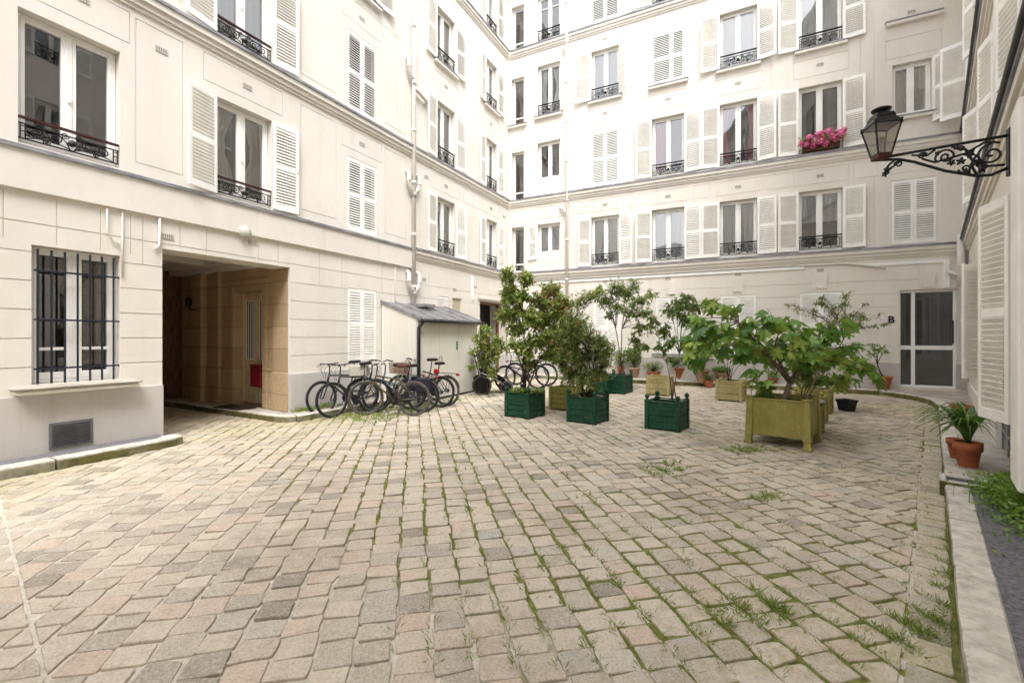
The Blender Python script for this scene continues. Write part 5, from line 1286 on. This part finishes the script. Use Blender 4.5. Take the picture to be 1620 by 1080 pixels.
# ================================================================== BICYCLES
def wheel_mesh(R, tyre):
    t = MB(); t.tube([(R*cos(2*pi*i/36), 0, R*sin(2*pi*i/36)) for i in range(36)], .024, 8, closed=True)
    m = MB(); R2 = R-.03
    m.tube([(R2*cos(2*pi*i/36), 0, R2*sin(2*pi*i/36)) for i in range(36)], .011, 6, closed=True)
    for i in range(28):
        a = 2*pi*i/28; s = .028*(1 if i % 2 else -1); b = a+(.28 if i % 4 < 2 else -.28)
        m.tube([(.02*cos(b), s, .02*sin(b)), (R2*cos(a), 0, R2*sin(a))], .0016, 3, cap=False)
    m.tube([(0, -.045, 0), (0, .045, 0)], .022, 8); return t, m
def bicycle(label, p, head, frame='bike_black', R=.335, wb=1.03, sad='plastic', steer=.35, tyre='rubber', rack=False, guards=False, basket=None, bars='flat', fork=None, redbag=False, lean=.06, pannier=False, sadz=.95):
    root = empty('bicycle', p, head, label, 'bicycle', 'bicycles parked along the left wall'); root.rotation_euler = (lean, 0, head); root.location.z += .026
    rx, fx = -wb/2, wb/2; bbp = Vector((rx+.43, 0, .28)); st = Vector((rx+.27, 0, sadz-.20)); ht = Vector((fx-.20, 0, .82)); hb = Vector((fx-.155, 0, .66))
    def fr():
        mb = MB(); T = .017
        low = bars == 'city'
        mb.tube([bbp, st], T, 8); mb.tube([hb, bbp], T+.004, 8)
        if not low: mb.tube([Vector((rx+.29, 0, sadz-.26)), ht-Vector((0,0,.03))], T, 8)
        else: mb.tube([Vector((rx+.34, 0, .52)), hb+Vector((0,0,.0))], T, 8)
        mb.tube([ht, hb], T+.004, 8)
        for s in (-1, 1):
            mb.tube([Vector((rx, s*.06, R)), bbp+Vector((-.02, s*.03, 0))], .010, 6); mb.tube([Vector((rx, s*.06, R)), Vector((rx+.28, s*.025, sadz-.27))], .009, 6)
        mb.tube([bbp+Vector((0,-.045,0)), bbp+Vector((0,.045,0))], .026, 8); return mb
    fr().build('frame', M[frame], root, smooth=True)
    mb = MB(); mb.tube([st-Vector((.0,0,.05)), Vector((rx+.245, 0, sadz))], .013, 8); so = mb.build('seat_post', M['chrome'] if frame != 'bike_black' else M['bike_black'], root)
    mb = MB(); n = 10; vs = []
    for i in range(n+1):
        t = i/n; x = rx+.11+.27*t; w_ = .075*(1-t)**.7+.022; zz = sadz+.025+.012*(1-t)
        for a in range(8): an = 2*pi*a/8; vs.append((x, w_*cos(an)*(1 if 0 < i < n else .6), zz+.036*sin(an)*(1 if 0 < i < n else .5)))
    mb.add(vs, [(i*8+a, i*8+(a+1) % 8, i*8+8+(a+1) % 8, i*8+8+a) for i in range(n) for a in range(8)] + [tuple(range(8))[::-1], tuple(n*8+a for a in range(8))]); mb.build('saddle', M[sad], root, smooth=True)
    FR = Matrix.Translation((fx-.19, 0, 0)) @ Matrix.Rotation(steer, 4, 'Z') @ Matrix.Translation((-(fx-.19), 0, 0))
    def steered(mb): mb.v = [tuple(FR @ Vector(q)) for q in mb.v]; return mb
    mb = MB()
    for s in (-1, 1): mb.tube([Vector((fx, s*.055, R)), Vector((fx-.10, s*.055, .56)), Vector((fx-.15, s*.03, .66))], .014 if fork else .011, 6)
    mb.tube([Vector((fx-.15, -.055, .655)), Vector((fx-.15, .055, .655))], .014, 6); steered(mb).build('fork', M[fork or frame], root, smooth=True)
    mb = MB(); hz = 1.03; mb.tube([ht, Vector((fx-.215, 0, hz-.04)), Vector((fx-.16, 0, hz))], .013, 8)
    if bars == 'flat': mb.tube([(fx-.20, -.31, hz+.015), (fx-.16, -.12, hz), (fx-.16, .12, hz), (fx-.20, .31, hz+.015)], .011, 8)
    else: mb.tube([(fx-.36, -.29, hz+.04), (fx-.24, -.27, hz+.07), (fx-.15, -.10, hz+.03), (fx-.15, .10, hz+.03), (fx-.24, .27, hz+.07), (fx-.36, .29, hz+.04)], .011, 8)
    for s in (-1, 1):
        mb.tube([(fx-.205, s*.22, hz-.0), (fx-.13, s*.24, hz-.02), (fx-.12, s*.30, hz-.03)], .006, 5)
        mb.tube([(fx-.16, s*.08, hz-.01), (fx-.04, s*.06, hz-.10), (fx-.10, s*.03, .72)], .004, 4)
    steered(mb).build('handlebar', M['plastic'], root, smooth=True)
    for x, nm in ((rx, 0), (fx, 1)):
        t, m = wheel_mesh(R, tyre)
        if nm:
            for q in (t, m): q.v = [tuple(FR @ (Vector(w_)+Vector((x, 0, R)))) for w_ in q.v]
            wo = m.build('wheel', M['rim'], root, smooth=True); t.build('tyre', M[tyre], wo, smooth=True)
        else:
            wo = m.build('wheel', M['rim'], root, (x, 0, R), True); t.build('tyre', M[tyre], wo, smooth=True)
    mb = MB(); mb.lathe([(.094,-.003),(.098,0),(.094,.003)], 20, 0, (0,0,0), Matrix.Translation(bbp+Vector((0,-.06,0))) @ Matrix.Rotation(pi/2, 4, 'X'))
    mb.tube([bbp+Vector((0,-.075,0)), bbp+Vector((.10,-.085,-.14))], .010, 6); mb.tube([bbp+Vector((0,.075,0)), bbp+Vector((-.10,.085,.14))], .010, 6)
    mb.box(bbp.x+.06, bbp.x+.15, -.19, -.09, bbp.z-.155, bbp.z-.13); mb.box(bbp.x-.15, bbp.x-.06, .09, .19, bbp.z+.13, bbp.z+.155)
    for s in (-1, 1): mb.tube([bbp+Vector((0,-.06,s*.095)), Vector((rx, -.05, R+s*.035))], .005, 4)
    mb.lathe([(.04,-.012),(.045,0),(.04,.012)], 14, 0, (0,0,0), Matrix.Translation((rx,-.05,R)) @ Matrix.Rotation(pi/2, 4, 'X')); mb.build('crankset', M['bike_black'], root)
    if guards:
        for x, a0, a1, fw in ((rx, .25, 2.9, 0), (fx, .55, 2.9, 1)):
            mb = MB(); Rg = R+.035; vs = []; n = 18
            for i in range(n+1):
                a = a0+(a1-a0)*i/n
                for yy, dr in ((-.03,-.012),(0,0),(.03,-.012)): vs.append((x+(Rg+dr)*cos(a), yy, R+(Rg+dr)*sin(a)))
            mb.add(vs, [(i*3+j, i*3+j+1, i*3+j+4, i*3+j+3) for i in range(n) for j in range(2)])
            if fw: steered(mb)
            mb.build('mudguard', M[frame], root, smooth=True)
    if rack:
        mb = MB(); z = R*2+.075
        for s in (-1, 1): mb.tube([(rx+.22, s*.05, z), (rx-.26, s*.055, z), (rx-.28, 0, z)], .007, 6); mb.tube([(rx, s*.06, R), (rx-.08, s*.055, z)], .006, 6)
        for k in range(4): mb.tube([(rx+.16-.1*k, -.05, z), (rx+.16-.1*k, .05, z)], .005, 5)
        ra = mb.build('rack', M['bike_black'], root); mb = MB(); mb.bbox(rx-.32, rx-.27, -.05, .05, z-.05, z+.0, .008); mb.build('reflector', M['redlens'], ra)
    if pannier:
        for s in (-1, 1):
            mb = MB(); mb.bbox(rx-.20, rx+.14, s*.08-.045 if s < 0 else .055, s*.08+.025 if s < 0 else .145, .40, .72, .035); mb.build('pannier', M['fabric'], root)
    if basket:
        mb = MB(); x0, x1, z0, z1 = fx-.10, fx+.22, .74, .98
        if basket == 'wicker':
            for z in [z0+.024*i for i in range(11)]:
                e = .03*(z-z0)/(z1-z0); mb.tube([(x0-e,-.16-e,z),(x1+e,-.16-e,z),(x1+e,.16+e,z),(x0-e,.16+e,z)], .007, 5, closed=True)
            for i in range(9):
                for y_, e_ in ((-.16,-1),(.16,1)): x = x0+(x1-x0)*i/8; mb.tube([(x, y_, z0), (x, y_+.03*e_, z1)], .006, 4)
        else: mb.bbox(x0-.02, x1+.02, -.18, .18, z0, z1, .02); 
        steered(mb).build('basket', M['wicker' if basket == 'wicker' else 'linen'], root)
    if redbag: mb = MB(); mb.bbox(rx+.05, rx+.19, -.04, .04, sadz-.30, sadz-.18, .03); mb.build('saddlebag', M['redlens'], root)
    return root
def bike_at(label, pf, pr, **k):                     # wheel contact points (front, rear) on the ground
    a, b = ground(*pf), ground(*pr); f = Vector((a.x-b.x, a.y-b.y)); c = (a+b)/2
    return bicycle(label, c, atan2(f.y, f.x), **k)
bike_at('black city bicycle with dark saddle, second of the two leftmost front wheels', (509, 657), (578, 647), frame='bike_black', steer=.12, fork='bike_black', sadz=1.02)
bike_at('black bicycle at the left end of the row with its front wheel nearest the passage', (525, 661), (596, 650), frame='bike_black', steer=.05, fork='bike_black', sadz=1.0, tyre='rubber')
bike_at('bottle green bicycle with grey canvas basket, behind the bronze one', (574, 651), (648, 648), frame='bike_green', steer=-.1, basket='linen', bars='city', guards=True, pannier=True, rack=True, sadz=.95)
bike_at('bronze framed bicycle with brown leather saddle at the front of the row', (581, 656), (653, 658), frame='bike_tan', sad='leather', steer=.55, tyre='tan_rubber', sadz=.97)
bike_at('slate blue bicycle with rear mudguard standing behind the bronze bicycle', (592, 652), (670, 652), frame='bike_blue', steer=.3, guards=True, bars='city', pannier=True, rack=True, sadz=.95)
bike_at('black bicycle with black saddle and small red saddlebag beside the shed doors', (630, 641), (701, 645), frame='bike_black', steer=.2, redbag=True, basket='wicker', sadz=1.04, bars='city', rack=False, guards=True)
bike_at('dark touring bicycle with rear rack and red reflector, rightmost of the row', (645, 637), (713, 643), frame='bike_black', steer=.25, rack=True, guards=True, tyre='tan_rubber', sadz=.94)
b_ = bike_at('purple bicycle behind the leftmost green planter', (800, 617), (850, 615), frame='bike_purple', steer=.3, guards=True, bars='city', basket=None, sadz=.9); b_['group'] = 'bicycles behind the photinia'
b_ = bike_at('grey blue bicycle farthest along the back wall behind the photinia tree', (862, 611), (818, 609), frame='bike_blue', steer=.2, guards=True, rack=True, sadz=.95); b_['group'] = 'bicycles behind the photinia'
# pushchair
p = ground(768, 621); st = empty('pushchair', p, .15, 'black folded pushchair with large grey wheels between the shed and the far doorway', 'pushchair')
for x, y, R in ((-.10, -.22, .20), (-.10, .22, .20), (.46, -.14, .13), (.46, .14, .13)):
    mb = MB(); mb.tube([(R*cos(2*pi*i/28), 0, R*sin(2*pi*i/28)) for i in range(28)], .02, 8, closed=True)
    w = mb.build('wheel', M['tan_rubber'], st, (x, y, R), True)
    mb = MB(); mb.lathe([(.03,-.02),(R-.02,-.006),(R-.02,.006),(.03,.02)], 18, 0, (0,0,0), Matrix.Rotation(pi/2, 4, 'X')); mb.build('hub', M['plastic'], w)
mb = MB()
for y in (-.19, .19): mb.tube([(-.10, y, .2), (-.16, y, .55), (-.26, y, .98)], .014, 8); mb.tube([(-.14, y, .50), (.20, y*.9, .34), (.46, y*.7, .15)], .014, 8); mb.tube([(-.10, y, .2), (.15, y, .36)], .012, 8)
mb.tube([(-.26, -.19, .98), (-.28, 0, 1.0), (-.26, .19, .98)], .016, 8); mb.build('frame', M['chrome'], st, smooth=True)
mb = MB()
sec = [(-.24, .80, .18), (-.20, .62, .20), (-.10, .44, .20), (.12, .38, .20), (.34, .30, .17), (.44, .20, .12)]
vs = []
for x, z, w_ in sec: vs += [(x, -w_, z+.10), (x, -w_*.9, z), (x, 0, z-.03), (x, w_*.9, z), (x, w_, z+.10)]
mb.add(vs, [(i*5+j, i*5+j+1, i*5+j+6, i*5+j+5) for i in range(5) for j in range(4)]); mb.build('seat', M['fabric'], st, smooth=True)
mb = MB(); vs = []; n = 8
for i in range(n+1):
    a = .2+2.0*i/n
    for j in range(9): b = pi*j/8; vs.append((-.16+.30*cos(a)*sin(b)*1.0, -.20*cos(b), .68+.32*sin(a)*sin(b)))
mb.add(vs, [(i*9+j, i*9+j+1, i*9+j+10, i*9+j+9) for i in range(n) for j in range(8)]); mb.build('hood', M['fabric'], st, smooth=True); st.scale = (1.25, 1.25, 1.2)
# ================================================================== WALL LANTERN
LP = at(1597, 228, 4.22); LE = at(1398, 250, 4.74)          # bracket root on the wall, lantern foot
dirv = Vector((LE.x-LP.x, LE.y-LP.y, 0)); BL = dirv.length; dirv.normalize()
wl = empty('wall_lantern', LP, atan2(dirv.y, dirv.x), 'black four sided street lantern on a scrolled wrought iron bracket', 'lantern')
zt = .085; L_ = BL + .02
mb = MB()
bar = lambda pts, r=.012: mb.tube([Vector((x, 0, z)) for x, z in pts], r*1.15, 6)
bar([(0, zt), (L_*.5, zt-.0), (L_+.02, zt-.005)], .013); bar([(.0, -.22), (.12, -.27), (.22, -.26), (.45, -.16), (L_*.72, -.02), (L_-.14, zt-.05), (L_-.02, zt-.03)], .013)
bar([(0, zt+.01), (0, -.24)], .014)
def sp(cx, cz, r, a0, turns, s=1, rad=.010, r1=.008): mb.tube(spiral(cx, cz, r, r1, a0, a0+s*turns*2*pi, int(16*turns)), rad, 6)
sp(.12, -.07, .105, pi/2, 1.6, -1, .011); sp(.44, -.02, .082, -.5, 1.7, 1, .010); sp(.33, .035, .03, 0, 1.2, 1, .008); sp(.30, -.17, .05, 0, 1.3, -1); sp(.62, .03, .035, pi, 1.3, -1, .008); sp(L_-.14, -.015, .035, 0, 1.4, 1, .008); bar([(L_-.12, .04), (L_-.07, .0), (L_-.035, -.05), (L_-.03, -.10)], .010); bar([(L_-.16, .02), (L_-.10, -.03), (L_-.04, -.07)], .009)
bar([(.03, -.19), (.14, -.18), (.25, -.10), (.30, .02), (.40, .07)], .011); bar([(.06, .03), (.16, .06), (.30, -.02), (.52, -.06), (.62, .0)], .010); bar([(.52, .07), (.58, .02), (.70, .055)], .009); bar([(.22, -.25), (.26, -.14), (.22, -.05)], .010)
for x, z, s in ((.27,-.03,.05),(.33,-.09,.045),(.22,-.13,.05),(.29,-.2,.04),(.40,-.09,.04),(.50,.03,.03),(.60,.045,.03),(.18,-.20,.04),(.36,.05,.03),(L_-.05,-.06,.04),(L_-.03,-.10,.035)):   # wrought leaves
    for k in range(5):
        a = 2*pi*k/5+x*9; e = Vector((x+s*cos(a), .012*sin(k*2), z+s*sin(a))); c_ = Vector((x, 0, z)); q = Vector((-sin(a), 0, cos(a)))*s*.33
        mb.add([c_+Vector((0,-.005,0)), (c_+e)/2+q, e, (c_+e)/2-q, c_+Vector((0,.008,0))], [(0,1,2,3), (4,3,2,1)])
mb.build('bracket', M['iron'], wl, smooth=True)
mb = MB(); mb.bbox(-.14, .015, -.045, .045, -.30, .15, .006); mb.build('wall_plate', M['iron'], wl)
LT = Matrix.Translation((L_+.0, 0, zt-.02)) @ Matrix.Rotation(radians(24), 4, 'Z')
mb = MB(); b0_, b1_, hb_, h_ = .068, .122, .045, .31     # foot half width, top half width
def ring(w_, z): return [(i*w_, j*w_, z) for i, j in ((-1,-1),(1,-1),(1,1),(-1,1))]
mb.bbox(-b0_, b0_, -b0_, b0_, 0, hb_, .006, 1, LT)
lo, hi = ring(b0_-.004, hb_), ring(b1_, hb_+h_)
for k in range(4):
    mb.tube([LT @ Vector(lo[k]), LT @ Vector(hi[k])], .009, 5); mb.tube([LT @ Vector(hi[k]), LT @ Vector(hi[(k+1) % 4])], .011, 5); mb.tube([LT @ Vector(lo[k]), LT @ Vector(lo[(k+1) % 4])], .008, 5)
    mb.tube([LT @ (Vector(hi[k])+Vector((0,0,-.02))), LT @ (Vector(hi[k])+Vector((0,0,.03)))], .012, 5)
q = ring(b1_+.005, hb_+h_+.006)+ring(b1_*.72, hb_+h_+.075)+ring(b1_*.74, hb_+h_+.085)+ring(b1_*.62, hb_+h_+.125)
mb.add([LT @ Vector(v_) for v_ in q], [(i*4+k, i*4+(k+1) % 4, i*4+4+(k+1) % 4, i*4+4+k) for i in range(3) for k in range(4)] + [(12,13,14,15), (3,2,1,0)])
mb.lathe([(.03,.0),(.03,.03),(.085,.04),(.09,.055),(.06,.07),(.001,.078)], 18, 0, (0,0,hb_+h_+.123), LT, cap=False)
lh = mb.build('lantern_head', [M['iron'], simple('rust_brown_iron', (.07,.022,.015), .55, .2, .2, 12)], wl)
mb = MB()
for k in range(4):
    a, b, c, d = [Vector(x_) for x_ in (lo[k], lo[(k+1) % 4], hi[(k+1) % 4], hi[k])]
    mb.add([LT @ v_ for v_ in (a, b, c, d)], [(0,1,2,3)])
gm, nt, bs_, out = new_mat('lantern_glass'); nt.nodes.remove(bs_)
t_ = N(nt, 'ShaderNodeBsdfTransparent'); t_.inputs[0].default_value = (.72, .71, .66, 1); g_ = N(nt, 'ShaderNodeBsdfGlossy'); g_.inputs['Roughness'].default_value = .08
d_ = N(nt, 'ShaderNodeBsdfDiffuse'); d_.inputs[0].default_value = (.45, .43, .38, 1)
m1 = N(nt, 'ShaderNodeMixShader'); m1.inputs[0].default_value = .12; m2 = N(nt, 'ShaderNodeMixShader'); m2.inputs[0].default_value = .22
nt.links.new(t_.outputs[0], m1.inputs[1]); nt.links.new(g_.outputs[0], m1.inputs[2]); nt.links.new(m1.outputs[0], m2.inputs[1]); nt.links.new(d_.outputs[0], m2.inputs[2]); nt.links.new(m2.outputs[0], out.inputs[0])
mb.build('pane', gm, lh)
mb = MB(); mb.lathe([(.012,.02),(.014,.10),(.02,.11),(.032,.15),(.026,.185),(.001,.2)], 12, 0, (0,0,hb_), LT, cap=False); mb.build('lamp_bulb', M['linen'], lh, smooth=True)
# ================================================================== SMALL THINGS
p = LW.P(2.97, .06, 3.53); wg = empty('bulkhead_light', p, LW.ang, 'round milky bulkhead light on the band above the passage', 'wall light')
mb = MB(); mb.lathe([(.105,-.03),(.115,.0),(.112,.02)], 20, 0, (0,0,0), Matrix.Rotation(pi/2, 4, 'X')); mb.build('base', M['ventpaint'], wg, smooth=True)
mb = MB(); mb.lathe([(.092,.018),(.085,.034),(.05,.05),(.001,.055)], 20, 0, (0,0,0), Matrix.Rotation(pi/2, 4, 'X'), cap=False); mb.build('globe', simple('milky_glass', (.55,.53,.48), .25, 0, .05, 4, spec=.5), wg, smooth=True)
# mailbox on the hall door
q = LW.P(4.07, -1.28, .54); mbx = empty('mailbox', q, LW.ang, 'dark red mailbox hanging on the hall door inside the passage', 'mailbox')
mb = MB(); mb.bbox(-.07, .10, -.19, .19, 0, .46, .01); mb.bbox(-.09, .11, -.20, .20, .461, .49, .008); mb.build('body', M['mailred'], mbx)
mb = MB(); mb.box(-.074, -.0705, -.13, .13, .36, .385); mb.build('slot', M['gutter'], mbx)
q = LW.P(3.72, -1.55, .115); mb = MB(); mb.bbox(-.20, .20, -.45, .45, 0, .018, .005); tag(mb.build('doormat', simple('brown_coir', (.04,.022,.016), .95, 0, .3, 60, .5), None, q, False, LW.ang), 'dark brown doormat before the hall door in the passage', 'doormat')
# lantern-like sconce on the passage wall
q = LW.P(3.80, -3.25, 2.25); sc_ = empty('wall_sconce', q, LW.ang, 'dark iron wall sconce on the stone pilaster inside the passage', 'wall light')
mb = MB(); mb.tube([(.05,0,0),(-.08,0,.0),(-.14,0,.06)], .012, 6); mb.lathe([(.02,.05),(.06,.09),(.08,.22),(.03,.28),(.001,.3)], 10, 0, (-.14,0,0)); mb.build('bracket', M['iron'], sc_)
# flower box
fu = LWc = None
fbp = BW.P(9.985, .10, 6.93); fb = empty('flower_box', fbp, BW.ang, 'window box overflowing with bright pink hydrangeas on the second floor sill', 'flower box')
mb = MB(); mb.bbox(-.44, .44, -.09, .09, -.02, .15, .01); mb.build('box', simple('brown_box', (.10,.045,.03), .7, 0, .2, 6), fb)
mb = MB(); r = random.Random(6)
for i in range(420):
    p = Vector((r.uniform(-.5, .5), r.gauss(-.06, .10), .12+r.random()*.24)); d = Vector((r.gauss(0,1), r.gauss(0,1)-.3, r.gauss(0,.5))).normalized(); leaf_lance(mb, p, d, Vector((r.gauss(0,.4), r.gauss(0,.4)-.3, 1)).normalized(), .11, .06)
mb.build('foliage', M['leaf_dark'], fb)
mb = MB()
for i, (x, z, s) in enumerate(((-.46,.20,.11),(-.36,.16,.09),(-.30,.32,.10),(-.17,.22,.11),(-.10,.36,.10),(-.02,.16,.12),(.04,.30,.10),(.10,.10,.10),(.16,.40,.11),(.22,.27,.12),(.32,.20,.12),(.34,.36,.10),(.45,.27,.12),(.50,.38,.09),(-.20,.10,.09),(.0,.42,.08))):
    c = Vector((x, -.16+r.uniform(-.05, .05), z))
    for k in range(110):
        d = Vector((r.gauss(0,1), r.gauss(0,1)-.35, r.gauss(0,1)+.2)).normalized(); p = c + d*s*r.uniform(.75,1.0)*Vector((1,1,.85)).length/1.65
        t1 = d.orthogonal().normalized(); t2 = d.cross(t1); ss = .024
        mb.add([p+t1*ss, p+t2*ss, p-t1*ss, p-t2*ss], [(0,1,2,3)])
mb.build('blossom', M['petal'], fb)
# kerb drain
q0 = Vector(RK[3]); g0 = RW.uv((q0.x, q0.y)); dg = empty('drain_inlet', RW.P(g0[0]-.10, g0[1]-.10, .0), RW.ang, 'cast concrete kerb drain with a dark slotted grating on the right pavement', 'drain')
mb = MB(); mb.bbox(-.16, .16, -.14, -.085, -.05, .158, .012); mb.bbox(-.16, -.10, -.084, .40, -.05, .156, .012); mb.bbox(.10, .16, -.084, .40, -.05, .156, .012); mb.bbox(-.0995, .0995, .34, .40, -.05, .155, .01); mb.build('surround', M['kerb'], dg)
mb = MB(); mb.box(-.099, .099, -.083, .339, .0, .125, 1)
for i in range(3): mb.bbox(-.075+.06*i, -.055+.06*i, -.083, .339, .126, .148, .003)
mb.build('grating', [M['ventgrey'], M['gutter']], dg)
# ================================================================== LIGHT, SKY, CAMERA
SUN_EL, SUN_AZ = radians(60), radians(168)              # azimuth from +Y, clockwise
w = bpy.data.worlds.new('World'); sc.world = w; w.use_nodes = True; nt = w.node_tree
bg = nt.nodes['Background']; sky = nt.nodes.new('ShaderNodeTexSky'); sky.sky_type = 'NISHITA'; sky.sun_disc = False
sky.sun_elevation = SUN_EL; sky.sun_rotation = SUN_AZ; sky.air_density = 1.0; sky.dust_density = 4.0; sky.ozone_density = 1.0
hs = nt.nodes.new('ShaderNodeHueSaturation'); hs.inputs['Saturation'].default_value = .18
nt.links.new(sky.outputs[0], hs.inputs['Color']); nt.links.new(hs.outputs[0], bg.inputs[0]); bg.inputs[1].default_value = .15
sun = bpy.data.lights.new('sun', 'SUN'); sun.energy = SUN_E; sun.angle = radians(24); sun.color = (1, .965, .91)
so = bpy.data.objects.new('sun', sun); col.objects.link(so)
dv = Vector((sin(SUN_AZ)*cos(SUN_EL), cos(SUN_AZ)*cos(SUN_EL), sin(SUN_EL))); so.rotation_euler = (-dv).to_track_quat('-Z', 'Y').to_euler()
cam = bpy.data.cameras.new('camera'); cam.sensor_width = 36; cam.lens = F/1620*36; cam.shift_y = -(540-CY+0.0)/1620*-1 if False else (CY-540)/1620
cam.clip_start = .05; cam.clip_end = 300
co = bpy.data.objects.new('camera', cam); col.objects.link(co); co.location = (0, 0, H); co.rotation_euler = (pi/2, 0, 0); sc.camera = co
sc.view_settings.view_transform = 'Standard'; sc.view_settings.look = 'None'; sc.view_settings.gamma = 1; sc.view_settings.exposure = EXPO
sc.cycles.max_bounces = 10; sc.cycles.diffuse_bounces = 8; sc.cycles.transparent_max_bounces = 16
